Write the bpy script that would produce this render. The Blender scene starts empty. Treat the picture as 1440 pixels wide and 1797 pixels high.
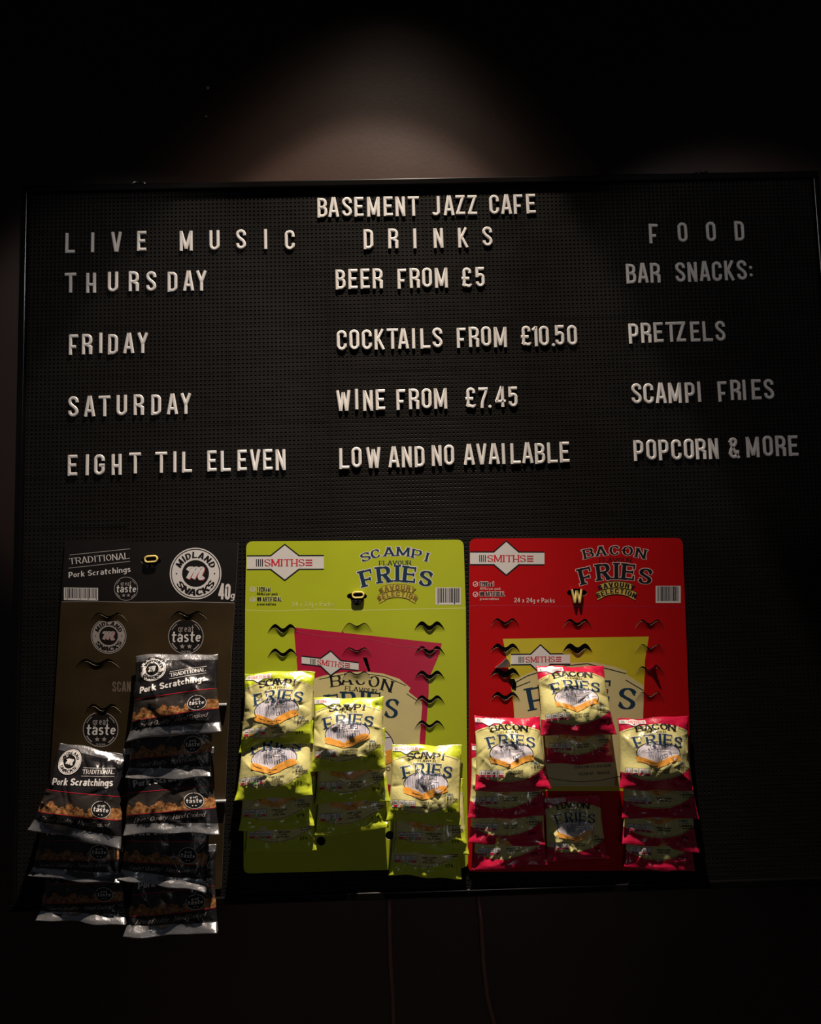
import bpy, math, random
import numpy as np
from mathutils import Vector, Matrix
from mathutils.geometry import delaunay_2d_cdt

# ------------------------------------------------------------------ camera
SC = bpy.context.scene
COL = SC.collection
W_PX, H_PX, F_PX = 1440.0, 1797.0, 1442.0
CAM = Vector((-0.06227, -1.40051, -0.64500))
YAW, PITCH, ROLL = 0.01700068, 0.09655383, -0.02711605
_f = Vector((math.sin(YAW)*math.cos(PITCH), math.cos(YAW)*math.cos(PITCH), math.sin(PITCH)))
_r0 = Vector((math.cos(YAW), -math.sin(YAW), 0)); _u0 = _r0.cross(_f)
_r = _r0*math.cos(ROLL) + _u0*math.sin(ROLL)
_u = _u0*math.cos(ROLL) - _r0*math.sin(ROLL)
cam_data = bpy.data.cameras.new('camera')
cam = bpy.data.objects.new('camera', cam_data); COL.objects.link(cam)
cam.matrix_world = Matrix(((_r.x, _u.x, -_f.x, CAM.x), (_r.y, _u.y, -_f.y, CAM.y), (_r.z, _u.z, -_f.z, CAM.z), (0, 0, 0, 1)))
cam_data.sensor_fit = 'HORIZONTAL'; cam_data.sensor_width = 36.0
cam_data.lens = 36.0*F_PX/W_PX
cam_data.clip_start = 0.01
SC.camera = cam

# ------------------------------------------------------------------ world, lamps, exposure
SC.view_settings.view_transform = 'Standard'
SC.view_settings.look = 'None'
SC.view_settings.gamma = 1.0
SC.view_settings.use_curve_mapping = False
SC.view_settings.exposure = 0.0
world = bpy.data.worlds.new('world'); SC.world = world; world.use_nodes = True
world.node_tree.nodes['Background'].inputs[0].default_value = (0.75, 0.85, 1.0, 1)
world.node_tree.nodes['Background'].inputs[1].default_value = 0.024

def spot(name, loc, target, power, size_deg, radius, color, profile=None, blend=.6):
    """a lamp; profile = list of (angle from the axis in degrees, relative intensity)"""
    ld = bpy.data.lights.new(name, 'SPOT')
    ld.energy = power; ld.spot_size = math.radians(size_deg); ld.spot_blend = blend
    ld.shadow_soft_size = radius; ld.color = color
    o = bpy.data.objects.new(name, ld); COL.objects.link(o)
    o.location = loc
    o.rotation_euler = (Vector(target)-Vector(loc)).to_track_quat('-Z', 'Y').to_euler()
    if profile:
        ld.spot_blend = 0.05
        ld.use_nodes = True
        nt = ld.node_tree
        em = next(n for n in nt.nodes if n.type == 'EMISSION')
        tc = nt.nodes.new('ShaderNodeTexCoord')
        sp = nt.nodes.new('ShaderNodeSeparateXYZ'); nt.links.new(tc.outputs['Normal'], sp.inputs[0])
        ab = nt.nodes.new('ShaderNodeMath'); ab.operation = 'ABSOLUTE'; nt.links.new(sp.outputs['Z'], ab.inputs[0])
        mn = nt.nodes.new('ShaderNodeMath'); mn.operation = 'MINIMUM'; nt.links.new(ab.outputs[0], mn.inputs[0]); mn.inputs[1].default_value = 1.0
        ac = nt.nodes.new('ShaderNodeMath'); ac.operation = 'ARCCOSINE'; nt.links.new(mn.outputs[0], ac.inputs[0])
        dv = nt.nodes.new('ShaderNodeMath'); dv.operation = 'DIVIDE'; nt.links.new(ac.outputs[0], dv.inputs[0]); dv.inputs[1].default_value = math.radians(45)
        cr = nt.nodes.new('ShaderNodeValToRGB'); nt.links.new(dv.outputs[0], cr.inputs[0])
        cr.color_ramp.interpolation = 'EASE'
        el = cr.color_ramp.elements
        el[0].position = profile[0][0]/45; el[0].color = (profile[0][1],)*3+(1,)
        el[1].position = profile[-1][0]/45; el[1].color = (profile[-1][1],)*3+(1,)
        for a, v in profile[1:-1]:
            e = el.new(a/45); e.color = (v, v, v, 1)
        cr.color_ramp.interpolation = 'LINEAR'
        nt.links.new(cr.outputs[0], em.inputs['Strength'])
    return o

LAMP = (0.02, -0.45, 1.27)
spot('downlight', LAMP, (-0.17, -0.45, -1.0), 680.0, 80, 0.014, (1.0, 0.84, 0.69),
     [(0, .30), (8, .45), (11, .74), (13.5, .70), (15, .62), (18, .40), (20, .31), (22, .23), (24.2, .21), (25.2, .05), (27, .018), (28.3, .005), (30, 0.0)])
spot('fill_left', (-0.55, -2.5, 0.9), (-0.53, 0, -0.26), 46.0, 15, 0.05, (1.0, 0.90, 0.86), blend=.35)  # added unseen fill, brightens the left column of letters
spot('fill_right', (0.45, -2.5, 0.9), (0.57, 0, -0.20), 36.0, 15, 0.05, (1.0, 0.90, 0.86), blend=.35)  # added unseen fill for the letters on the right

spot('fill_low', (0.3, -2.3, -0.75), (-0.08, 0, -0.98), 6.0, 34, 0.12, (1.0, 0.95, 0.90), blend=1.0)  # weak fill from the front, added to lift the shaded lower bags

# ------------------------------------------------------------------ photo point -> point on a plane y = const (metres, board face is y = 0)
def at(px, py, y=0.0):
    d = _f + _r*((px-W_PX/2)/F_PX) + _u*((H_PX/2-py)/F_PX)
    t = (y-CAM.y)/d.y
    return CAM + d*t
_fa, _ra, _ua, _ca = (np.array(v) for v in (_f, _r, _u, CAM))
def at_np(P, y):
    P = np.asarray(P, float); y = np.asarray(y, float)
    d = _fa[None] + _ra[None]*((P[:, :1]-W_PX/2)/F_PX) + _ua[None]*((H_PX/2-P[:, 1:2])/F_PX)
    t = (y-_ca[1])/d[:, 1]
    return _ca[None] + d*t[:, None]

# ------------------------------------------------------------------ object helpers
def link_mesh(name, V, Fs, mats, parent=None, idx=None, smooth=False, uv=None):
    V = np.asarray(V, float).reshape(-1, 3)
    if parent is not None: V = V - np.array(parent.location)
    me = bpy.data.meshes.new(name)
    me.from_pydata([tuple(v) for v in V], [], [tuple(f) for f in Fs])
    for m in (mats if isinstance(mats, (list, tuple)) else [mats]): me.materials.append(m)
    if idx is not None and len(me.polygons) == len(idx): me.polygons.foreach_set('material_index', np.asarray(idx, dtype=np.int32))
    if smooth: me.polygons.foreach_set('use_smooth', np.ones(len(me.polygons), dtype=bool))
    if uv is not None:
        ul = me.uv_layers.new(name='UVMap')
        vi = np.empty(len(me.loops), dtype=np.int32); me.loops.foreach_get('vertex_index', vi)
        ul.data.foreach_set('uv', np.asarray(uv, dtype=np.float32)[vi].ravel())
    me.update()
    o = bpy.data.objects.new(name, me); COL.objects.link(o)
    if parent is not None: o.parent = parent
    return o
def thing(name, label, cat, loc, group=None):
    o = bpy.data.objects.new(name, None); COL.objects.link(o)
    o.location = loc; o.empty_display_size = 0.03
    o['label'] = label; o['category'] = cat
    if group: o['group'] = group
    return o
def tag(o, label, cat, group=None):
    o['label'] = label; o['category'] = cat
    if group: o['group'] = group
    return o

class MB:
    def __init__(s): s.v, s.f, s.i = [], [], []
    def add(s, V, Fs, mi=0):
        n = len(s.v); s.v.extend([tuple(p) for p in V]); s.f.extend([tuple(q+n for q in f) for f in Fs]); s.i.extend([mi]*len(Fs))
    def box(s, lo, hi, b=0.0, mi=0):
        (x0, y0, z0), (x1, y1, z1) = lo, hi
        if b <= 0:
            V = [(x0,y0,z0),(x1,y0,z0),(x1,y1,z0),(x0,y1,z0),(x0,y0,z1),(x1,y0,z1),(x1,y1,z1),(x0,y1,z1)]
            s.add(V, [(0,3,2,1),(4,5,6,7),(0,1,5,4),(1,2,6,5),(2,3,7,6),(3,0,4,7)], mi)
        else:
            import bmesh
            bm = bmesh.new(); bmesh.ops.create_cube(bm, size=1.0)
            for v in bm.verts: v.co = Vector(((x0+x1)/2+v.co.x*(x1-x0), (y0+y1)/2+v.co.y*(y1-y0), (z0+z1)/2+v.co.z*(z1-z0)))
            bmesh.ops.bevel(bm, geom=bm.edges[:], offset=b, segments=3, profile=0.5, affect='EDGES')
            bm.verts.index_update()
            s.add([tuple(v.co) for v in bm.verts], [[v.index for v in f.verts] for f in bm.faces], mi); bm.free()
    def tube(s, pts, r, n=8, mi=0):
        pts = [Vector(p) for p in pts]; rings = []
        rs = r if isinstance(r, (list, tuple)) else [r]*len(pts)
        for k, p in enumerate(pts):
            t = (pts[min(k+1, len(pts)-1)]-pts[max(k-1, 0)]).normalized()
            a = t.orthogonal().normalized() if k == 0 else (a - t*a.dot(t)).normalized()
            b = t.cross(a)
            rings.append([p + (a*math.cos(2*math.pi*j/n)+b*math.sin(2*math.pi*j/n))*rs[k] for j in range(n)])
        V = [q for R in rings for q in R]; Fs = []
        for k in range(len(pts)-1):
            for j in range(n): Fs.append((k*n+j, k*n+(j+1) % n, (k+1)*n+(j+1) % n, (k+1)*n+j))
        Fs.append(tuple(range(n))[::-1]); Fs.append(tuple(range((len(pts)-1)*n, len(pts)*n)))
        s.add(V, Fs, mi)
    def build(s, name, mats, parent=None, smooth=False): return link_mesh(name, s.v, s.f, mats, parent, s.i, smooth)

# ------------------------------------------------------------------ materials
class Ex:
    """tiny expression wrapper round math nodes"""
    def __init__(s, nt, sock): s.nt, s.s = nt, sock
    def _op(s, op, o=None, o2=None, clamp=False):
        n = s.nt.nodes.new('ShaderNodeMath'); n.operation = op; n.use_clamp = clamp
        for i, q in enumerate((s, o, o2)):
            if q is None: continue
            if isinstance(q, Ex): s.nt.links.new(q.s, n.inputs[i])
            else: n.inputs[i].default_value = q
        return Ex(s.nt, n.outputs[0])
    def __add__(s, o): return s._op('ADD', o)
    def __sub__(s, o): return s._op('SUBTRACT', o)
    def __mul__(s, o): return s._op('MULTIPLY', o)
    def __truediv__(s, o): return s._op('DIVIDE', o)
    def gt(s, o, soft=0.004): return ((s-o)*(1/soft))._op('ADD', 0.5, clamp=True)
    def abs(s): return s._op('ABSOLUTE')
    def mx(s, o): return s._op('MAXIMUM', o)
    def mn(s, o): return s._op('MINIMUM', o)
def mixc(nt, fac, a, b):
    n = nt.nodes.new('ShaderNodeMix'); n.data_type = 'RGBA'
    for i, q in ((0, fac), (6, a), (7, b)):
        if isinstance(q, Ex): nt.links.new(q.s, n.inputs[i])
        elif isinstance(q, bpy.types.NodeSocket): nt.links.new(q, n.inputs[i])
        elif isinstance(q, (int, float)): n.inputs[i].default_value = q
        else: n.inputs[i].default_value = tuple(q)+(1,)
    return n.outputs[2]
def mat(name, color, rough=0.5, metal=0.0, spec=0.5, bump=0.0, bscale=400.0, var=0.0, vscale=40.0, coat=0.0, rvar=0.0):
    m = bpy.data.materials.new(name); m.use_nodes = True; nt = m.node_tree
    b = nt.nodes['Principled BSDF']
    b.inputs['Roughness'].default_value = rough; b.inputs['Metallic'].default_value = metal
    b.inputs['Specular IOR Level'].default_value = spec
    b.inputs['Coat Weight'].default_value = coat; b.inputs['Coat Roughness'].default_value = 0.12
    g = nt.nodes.new('ShaderNodeNewGeometry')
    n1 = nt.nodes.new('ShaderNodeTexNoise'); n1.inputs['Scale'].default_value = vscale; n1.inputs['Detail'].default_value = 4
    nt.links.new(g.outputs['Position'], n1.inputs['Vector'])
    f = Ex(nt, n1.outputs['Fac'])
    v = max(var, 0.03)
    lo = tuple(c*(1-v) for c in color); hi = tuple(min(1, c*(1+v)) for c in color)
    nt.links.new(mixc(nt, ((f-0.5)*2.0+0.5), lo, hi), b.inputs['Base Color'])
    if rvar: nt.links.new(((f-0.5)*rvar+rough).s, b.inputs['Roughness'])
    if bump:
        n2 = nt.nodes.new('ShaderNodeTexNoise'); n2.inputs['Scale'].default_value = bscale; n2.inputs['Detail'].default_value = 3
        nt.links.new(g.outputs['Position'], n2.inputs['Vector'])
        bp = nt.nodes.new('ShaderNodeBump'); bp.inputs['Strength'].default_value = bump; bp.inputs['Distance'].default_value = 0.001
        nt.links.new(n2.outputs['Fac'], bp.inputs['Height']); nt.links.new(bp.outputs[0], b.inputs['Normal'])
    return m

M_wall = mat('brown_wall_paint', (.052, .025, .017), .37, bump=.09, bscale=150, var=.10, vscale=6, rvar=.08, spec=.62)
M_dark = mat('dark_floor', (.02, .016, .014), .6)
M_ceil = mat('dark_ceiling_paint', (.03, .025, .022), .8)
M_tile = mat('black_board_plastic', (.0105, .0096, .0090), .44, bump=.9, bscale=26, var=.1, vscale=14, rvar=.16, spec=.06)
M_back = mat('board_backing', (.004, .004, .004), .8)
M_frame = mat('black_frame', (.004, .0035, .0035), .22, var=.05, spec=.22)
M_letter = mat('white_letter_plastic', (.71, .69, .675), .38, var=.03)
M_yletter = mat('yellow_letter_plastic', (.80, .62, .20), .38, var=.03)
M_metal = mat('steel', (.6, .58, .55), .3, metal=1.0)
M_cable = mat('brown_cable', (.20, .085, .065), .4)
M_green = mat('green_card', (.39, .455, .016), .42, spec=.35, var=.05, vscale=12)
M_red = mat('red_card', (.40, .0025, .005), .5, spec=.14, var=.05, vscale=12)
M_blackcard = mat('black_card', (.009, .008, .008), .45, spec=.18, var=.1)
M_browncard = mat('brown_card', (.034, .022, .009), .45, spec=.2, var=.45, vscale=9)
M_crim = mat('crimson_print', (.40, .008, .045), .34, var=.05)
M_yell = mat('yellow_print', (.50, .42, .012), .36, var=.05)
M_cream = mat('cream_print', (.58, .50, .24), .38, var=.04)
M_white = mat('white_print', (.62, .60, .59), .4)
M_grey = mat('grey_print', (.30, .27, .26), .4)
M_ink = mat('black_ink', (.010, .011, .016), .4, spec=.2)
M_navy = mat('navy_ink', (.012, .035, .070), .4, spec=.2)
M_redink = mat('red_ink', (.55, .012, .030), .4)
M_pale = mat('pale_green_print', (.62, .66, .22), .4)
M_gold = mat('gold_print', (.55, .40, .08), .4)
M_goldlime = mat('olive_gold_print', (.48, .44, .05), .4)
M_orange = mat('orange_print', (.72, .32, .045), .4, var=.18, vscale=160)
M_orange2 = mat('dark_orange_print', (.50, .19, .02), .4)
M_lilac = mat('lilac_print', (.62, .57, .62), .4)
M_raw = mat('raw_card_edge', (.42, .36, .26), .7)
M_pink = mat('pink_line', (.45, .06, .09), .4)
M_blueink = mat('blue_ink', (.04, .08, .22), .4, spec=.2)
M_olive = mat('green_traffic', (.12, .35, .08), .4)
M_amber = mat('amber_traffic', (.60, .30, .04), .4)

def bag_material(name, base, coat):
    """film with a cream shield printed on it, laid out in the bag's own UVs"""
    m = bpy.data.materials.new(name); m.use_nodes = True; nt = m.node_tree
    b = nt.nodes['Principled BSDF']; b.inputs['Roughness'].default_value = .24
    b.inputs['Coat Weight'].default_value = coat; b.inputs['Coat Roughness'].default_value = .1
    tc = nt.nodes.new('ShaderNodeUVMap'); sp = nt.nodes.new('ShaderNodeSeparateXYZ'); nt.links.new(tc.outputs[0], sp.inputs[0])
    u, v = Ex(nt, sp.outputs[0]), Ex(nt, sp.outputs[1])
    du = u-0.5; top = (du*du)*-0.42+0.905
    du2 = u-0.42; bot = (du2*du2)*0.62+0.125
    mask = (top-v).gt(0)*(v-bot).gt(0)
    col = mixc(nt, mask, base, (.58, .54, .225))
    # pale oval window of the picture
    ox = (u-0.5)/0.315; oy = (v-0.503)/0.150
    r = ox*ox+oy*oy
    col = mixc(nt, (Ex(nt, r.s)*-1.0).gt(-1.0, .03), col, (.60, .56, .60))
    nt.links.new(col, b.inputs['Base Color'])
    # fine crinkle of the foil
    g = nt.nodes.new('ShaderNodeNewGeometry')
    n2 = nt.nodes.new('ShaderNodeTexNoise'); n2.inputs['Scale'].default_value = 55; n2.inputs['Detail'].default_value = 3
    nt.links.new(g.outputs['Position'], n2.inputs['Vector'])
    bp = nt.nodes.new('ShaderNodeBump'); bp.inputs['Strength'].default_value = .5; bp.inputs['Distance'].default_value = .003
    nt.links.new(n2.outputs['Fac'], bp.inputs['Height']); nt.links.new(bp.outputs[0], b.inputs['Normal'])
    return m
M_bag_green = bag_material('green_snack_film', (.45, .53, .03), .25)
M_bag_red = bag_material('red_snack_film', (.47, .008, .045), .25)

def pork_material():
    m = bpy.data.materials.new('black_snack_film'); m.use_nodes = True; nt = m.node_tree
    b = nt.nodes['Principled BSDF']; b.inputs['Roughness'].default_value = .28
    tc = nt.nodes.new('ShaderNodeUVMap'); sp = nt.nodes.new('ShaderNodeSeparateXYZ'); nt.links.new(tc.outputs[0], sp.inputs[0])
    u, v = Ex(nt, sp.outputs[0]), Ex(nt, sp.outputs[1])
    silver = v.gt(.925)._op('MAXIMUM', (v*-1.0).gt(-.115))
    wb = u*.07+.22; wt = u*.07+.46
    win = (v-wb).gt(0)*(wt-v).gt(0)
    n1 = nt.nodes.new('ShaderNodeTexNoise'); n1.inputs['Scale'].default_value = 9; n1.inputs['Detail'].default_value = 5; nt.links.new(tc.outputs[0], n1.inputs['Vector'])
    n3 = nt.nodes.new('ShaderNodeTexNoise'); n3.inputs['Scale'].default_value = 26; n3.inputs['Detail'].default_value = 4; nt.links.new(tc.outputs[0], n3.inputs['Vector'])
    h = (v-wb)*4.2
    chunk = (Ex(nt, n1.outputs['Fac'])-h*.62).gt(.27, .03)
    cc = mixc(nt, ((Ex(nt, n3.outputs['Fac'])-.5)*3.0+.5), (.09, .025, .012), (.38, .19, .065))
    wc = mixc(nt, chunk, (.025, .020, .018), cc)
    col = mixc(nt, win, (.011, .010, .012), wc)
    col = mixc(nt, silver, col, (.40, .40, .42))
    nt.links.new(col, b.inputs['Base Color'])
    nt.links.new((silver*.85).s, b.inputs['Metallic'])
    g = nt.nodes.new('ShaderNodeNewGeometry')
    n2 = nt.nodes.new('ShaderNodeTexNoise'); n2.inputs['Scale'].default_value = 70; n2.inputs['Detail'].default_value = 3
    nt.links.new(g.outputs['Position'], n2.inputs['Vector'])
    bp = nt.nodes.new('ShaderNodeBump'); bp.inputs['Strength'].default_value = .5; bp.inputs['Distance'].default_value = .003
    nt.links.new(n2.outputs['Fac'], bp.inputs['Height']); nt.links.new(bp.outputs[0], b.inputs['Normal'])
    return m
M_bag_pork = pork_material()

# ------------------------------------------------------------------ stroke lettering
def arc(cx, cy, rx, ry, a0, a1, n=10):
    return [(cx+rx*math.cos(math.radians(a0+(a1-a0)*i/n)), cy+ry*math.sin(math.radians(a0+(a1-a0)*i/n))) for i in range(n+1)]
def bez(a, b, c, d, n=8):
    return [tuple((1-t)**3*a[k]+3*(1-t)**2*t*b[k]+3*(1-t)*t*t*c[k]+t**3*d[k] for k in (0, 1)) for t in (i/n for i in range(n+1))]
def glyph(ch, W, s, k):
    """centre lines of a glyph: cap height 1, width W, stroke s, bowl height k"""
    xl, xr, yb, yt, xm = s/2, W-s/2, s/2, 1-s/2, W/2
    rx = (xr-xl)/2
    O = arc(xm, yt-k, rx, k, 180, 0)+arc(xm, yb+k, rx, k, 0, -180)
    O.append(O[0])
    kb = min(k, .24)
    def bowl(y0, y1, x1=None):
        x1 = x1 or xr; kk = min(kb, (y1-y0)/2, x1-xl); m = x1-kk
        return [(xl, y1)]+arc(m, y1-kk, kk, kk, 90, 0, 6)+arc(m, y0+kk, kk, kk, 0, -90, 6)+[(xl, y0)]
    Ks = min(k, .25)
    d = {
     'A': [[(xl*.8, 0), (xm-s*.12, 1)], [(W-xl*.8, 0), (xm+s*.12, 1)], [(xm-rx*.62, .27), (xm+rx*.62, .27)]],
     'B': [[(xl, 0), (xl, 1)], bowl(.52, yt, xr-.02), bowl(yb, .52)],
     'C': [[(xr, .66)]*(k < .4)+arc(xm, yt-k, rx, k, 0 if k < .4 else 38, 180)+arc(xm, yb+k, rx, k, 180, 360 if k < .4 else 322)+[(xr, .34)]*(k < .4)],
     'D': [[(xl, 0), (xl, 1)], [(xl, yt)]+arc(xr-min(k, rx*1.5), yt-min(k, .5-s/2), min(k, rx*1.5), min(k, .5-s/2), 90, 0, 8)+arc(xr-min(k, rx*1.5), yb+min(k, .5-s/2), min(k, rx*1.5), min(k, .5-s/2), 0, -90, 8)+[(xl, yb)]],
     'E': [[(xl, 0), (xl, 1)], [(xl, yt), (W, yt)], [(xl, .51), (W*.88, .51)], [(xl, yb), (W, yb)]],
     'F': [[(xl, 0), (xl, 1)], [(xl, yt), (W, yt)], [(xl, .40), (W*.78, .40)]],
     'G': [[(xr, .68)]*(k < .4)+arc(xm, yt-k, rx, k, 0 if k < .4 else 38, 180)+arc(xm, yb+k, rx, k, 180, 360)+[(xr, .47)], [(W, .47), (xm, .47)]],
     'H': [[(xl, 0), (xl, 1)], [(xr, 0), (xr, 1)], [(xl, .42), (xr, .42)]],
     'I': [[(W/2, 0), (W/2, 1)]],
     'J': [[(xr, 1), (xr, yb+k*.8)]+arc(xm, yb+k*.8, rx, k*.8, 0, -170)],
     'K': [[(xl, 0), (xl, 1)], [(xr, 1), (xl+s*.3, .42)], [(xl+rx*.55, .55), (xr+s*.1, 0)]],
     'L': [[(xl, 0), (xl, 1)], [(xl, yb), (W, yb)]],
     'M': [[(xl, 0), (xl, 1)], [(xl, .98), (xm, .10)], [(xm, .10), (xr, .98)], [(xr, 0), (xr, 1)]],
     'N': [[(xl, 0), (xl, 1)], [(xl, .98), (xr, .02)], [(xr, 0), (xr, 1)]],
     'O': [O], '0': [O],
     'P': [[(xl, 0), (xl, 1)], bowl(.40, yt)],
     'Q': [O, [(xm, .22), (xr+s*.3, -.03)]],
     'R': [[(xl, 0), (xl, 1)], bowl(.48, yt), [(xm*.9, .48), (xr, .36), (xr, 0)] if k < .4 else [(xm, .5), (xr+s*.2, 0)]],
     'S': [[(xr, .70)]*(k < .4)+arc(xm, yt-Ks, rx, Ks, 0 if k < .4 else 25, 180)+bez((xl, yt-Ks), (xl, .52), (xr, .50), (xr, yb+Ks))+arc(xm, yb+Ks, rx, Ks, 0, -180 if k < .4 else -155)+[(xl, .30)]*(k < .4)],
     'T': [[(W/2, 0), (W/2, yt)], [(0, yt), (W, yt)]],
     'U': [[(xl, 1), (xl, yb+k)]+arc(xm, yb+k, rx, k, 180, 360)+[(xr, 1)]] if k < .4 else [[(xl, 1), (xl, .35)]+arc(xm, .35, rx, .35-s/2, 180, 360)+[(xr, 1)]],
     'V': [[(xl*.8, 1), (xm-s*.12, 0)], [(W-xl*.8, 1), (xm+s*.12, 0)]],
     'W': [[(xl*.8, 1), (W*.28, 0)], [(W*.30, 0), (xm, .90)], [(xm, .90), (W*.70, 0)], [(W*.72, 0), (W-xl*.8, 1)]],
     'X': [[(xl, 1), (xr, 0)], [(xr, 1), (xl, 0)]],
     'Y': [[(xl*.8, 1), (xm, .45)], [(W-xl*.8, 1), (xm, .45)], [(xm, .5), (xm, 0)]],
     'Z': [[(0, yt), (W, yt)], [(xr, yt), (xl, yb)], [(0, yb), (W, yb)]],
     '1': [[(W-s/2, 0), (W-s/2, 1)], [(W-s/2, .93), (0, .80)]],
     '2': [[(xl, .70)]+arc(xm, yt-Ks, rx, Ks, 180, 0)+bez((xr, yt-Ks), (xr, .5), (xl, .3), (xl, yb)), [(0, yb), (W, yb)]],
     '3': [bowl(.52, yt), bowl(yb, .52)],
     '4': [[(W*.72, 0), (W*.72, 1)], [(W*.68, 1), (xl*.9, .27)], [(0, .27), (W, .27)]],
     '5': [[(xl, yt), (W*.95, yt)], [(xl, 1), (xl, .50)], [(xl, .56), (xm, .62)]+arc(xm, .62-Ks, rx, Ks, 80, 0)+arc(xm, yb+Ks, rx, Ks, 0, -180)+[(xl, .28)]],
     '7': [[(0, yt), (W, yt)], bez((xr, yt), (xr, .6), (W*.36, .45), (W*.36, 0))],
     '9': [arc(xm, yt-Ks, rx, Ks, 0, 360), [(xr, yt-Ks)]+bez((xr, yt-Ks), (xr, .4), (xr, .1), (xl, yb))],
     '.': [[(0, s*.5), (W, s*.5)]], ':': [[(0, s*.9), (W, s*.9)], [(0, s*.9+.38), (W, s*.9+.38)]],
     '£': [[(xr, .72)]+arc(xm+rx*.15, yt-rx*.8, rx*.85, rx*.8, 0, 180, 8)+[(xm-rx*.7, .5)]+bez((xm-rx*.7, .5), (xm-rx*.7, .25), (xm-rx*.7, .12), (xl, .07), 5), [(xl, .09), (xm-.02, .10), (xm+rx*.5, .06)]+arc(xr-.06, .14, .08, .08, -90, 20, 4), [(0, .45), (W*.78, .45)]],
     '&': [[(xr+s*.2, 0)]+bez((xr+s*.2, 0), (xm, .4), (xl+.02, .62), (xl+.04, .80), 6)+arc(xm-.03, .80, rx*.72, .13, 180, 0, 8)+bez((xm-.03+rx*.72, .80), (xm+.08, .60), (xl, .52), (xl, .25), 6)+arc(xm-.02, .25, rx*.92, .19, 180, 350, 8)+[(xr, .38)]],
     '-': [[(0, .42), (W, .42)]], 'e!': [O],
    }
    X = .66  # lower case
    xo = arc(xm, X/2, rx, X/2-s/2, 0, 360, 16)
    bo = arc(xm, X/2, rx, X/2-s/2, 0, 360, 16)
    d.update({
     'a': [[(xl, .52)]+arc(xm, .47, rx, .17, 150, 0, 6)+[(xr, 0)], arc(xm, .19, rx, .16, 0, 360, 12)],
     'c': [arc(xm, X/2, rx, X/2-s/2, 45, 315, 12)], 'o': [bo],
     'd': [bo, [(xr, 0), (xr, 1)]], 'p': [bo, [(xl, X), (xl, -.3)]], 'q': [bo, [(xr, X), (xr, -.3)]], 'b': [bo, [(xl, 0), (xl, 1)]],
     'e': [[(xl, X*.52), (xr, X*.52)], arc(xm, X/2, rx, X/2-s/2, 5, 315, 12)],
     'g': [bo, [(xr, X), (xr, -.12)]+arc(xm, -.12, rx, .15, 0, -150, 6)],
     'f': [[(xm*.8, 0), (xm*.8, .8)]+arc(xm*.8+.12, .82, .12, .12, 180, 60, 4), [(0, X-.04), (W, X-.04)]],
     'h': [[(xl, 0), (xl, 1)], [(xl, .4)]+arc(xm, .42, rx, .2, 180, 0, 8)+[(xr, 0)]],
     'n': [[(xl, 0), (xl, X)], [(xl, .4)]+arc(xm, .42, rx, .2, 180, 0, 8)+[(xr, 0)]],
     'm': [[(xl, 0), (xl, X)], [(xl, .4)]+arc(xl+rx/2, .45, rx/2, .17, 180, 0, 6)+[(xm, 0)], [(xm, .4)]+arc(xm+rx/2, .45, rx/2, .17, 180, 0, 6)+[(xr, 0)]],
     'u': [[(xl, X), (xl, .22)]+arc(xm, .22, rx, .17, 180, 360, 8), [(xr, X), (xr, 0)]],
     'r': [[(xl, 0), (xl, X)], [(xl, .4)]+arc(xm+.02, .42, rx, .19, 180, 60, 5)],
     'i': [[(W/2, 0), (W/2, X)], [(W/2, .80), (W/2, .80+s*1.1)]], 'j': [[(W/2, -.2), (W/2, X)], [(W/2, .80), (W/2, .80+s)]],
     'l': [[(W/2, 0), (W/2, 1)]], 't': [[(xm*.85, .92), (xm*.85, .16)]+arc(xm*.85+.12, .15, .12, .12, 180, 300, 4), [(0, X-.05), (W, X-.05)]],
     'k': [[(xl, 0), (xl, 1)], [(xr, X), (xl, .26)], [(xl+rx*.5, .38), (xr+s*.2, 0)]],
     's': [arc(xm, X-.17, rx, .14, 30, 180, 6)+bez((xl, X-.17), (xl, .3), (xr, .38), (xr, .19), 5)+arc(xm, .19, rx, .15, 0, -150, 6)],
     'v': [[(xl, X), (xm, 0)], [(xr, X), (xm, 0)]], 'x': [[(xl, X), (xr, 0)], [(xr, X), (xl, 0)]],
     'y': [[(xl, X), (xm, 0)], [(xr, X), (xl+.04, -.3)]], 'z': [[(0, X-s/2), (W, X-s/2)], [(xr, X-s/2), (xl, s/2)], [(0, s/2), (W, s/2)]],
    })
    return d[ch]
WREL = {'A': 1.05, 'B': 1.0, 'C': 1.0, 'D': 1.0, 'E': .92, 'F': .90, 'G': 1.0, 'H': 1.0, 'I': .36, 'J': .88, 'K': 1.02, 'L': .93, 'M': 1.30, 'N': 1.0, 'O': 1.0, '0': 1.0,
        'P': .97, 'Q': 1.0, 'R': 1.0, 'S': 1.0, 'T': 1.06, 'U': 1.0, 'V': 1.04, 'W': 1.40, 'X': 1.0, 'Y': 1.05, 'Z': .92, '1': .48, '4': 1.05, '7': .95, '5': .95, '.': .34, ':': .34, '£': 1.0, '&': 1.1,
        'i': .30, 'l': .28, 'j': .3, 't': .72, 'f': .7, 'r': .68, 's': .78, 'm': 1.35, ' ': .6, '-': .6}
def resample(P, step):
    out = [P[0]]
    for a, b in zip(P[:-1], P[1:]):
        L = math.dist(a, b)
        if L < 1e-7: continue
        n = max(1, int(math.ceil(L/step)))
        for i in range(1, n+1): out.append((a[0]+(b[0]-a[0])*i/n, a[1]+(b[1]-a[1])*i/n))
    return out
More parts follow.
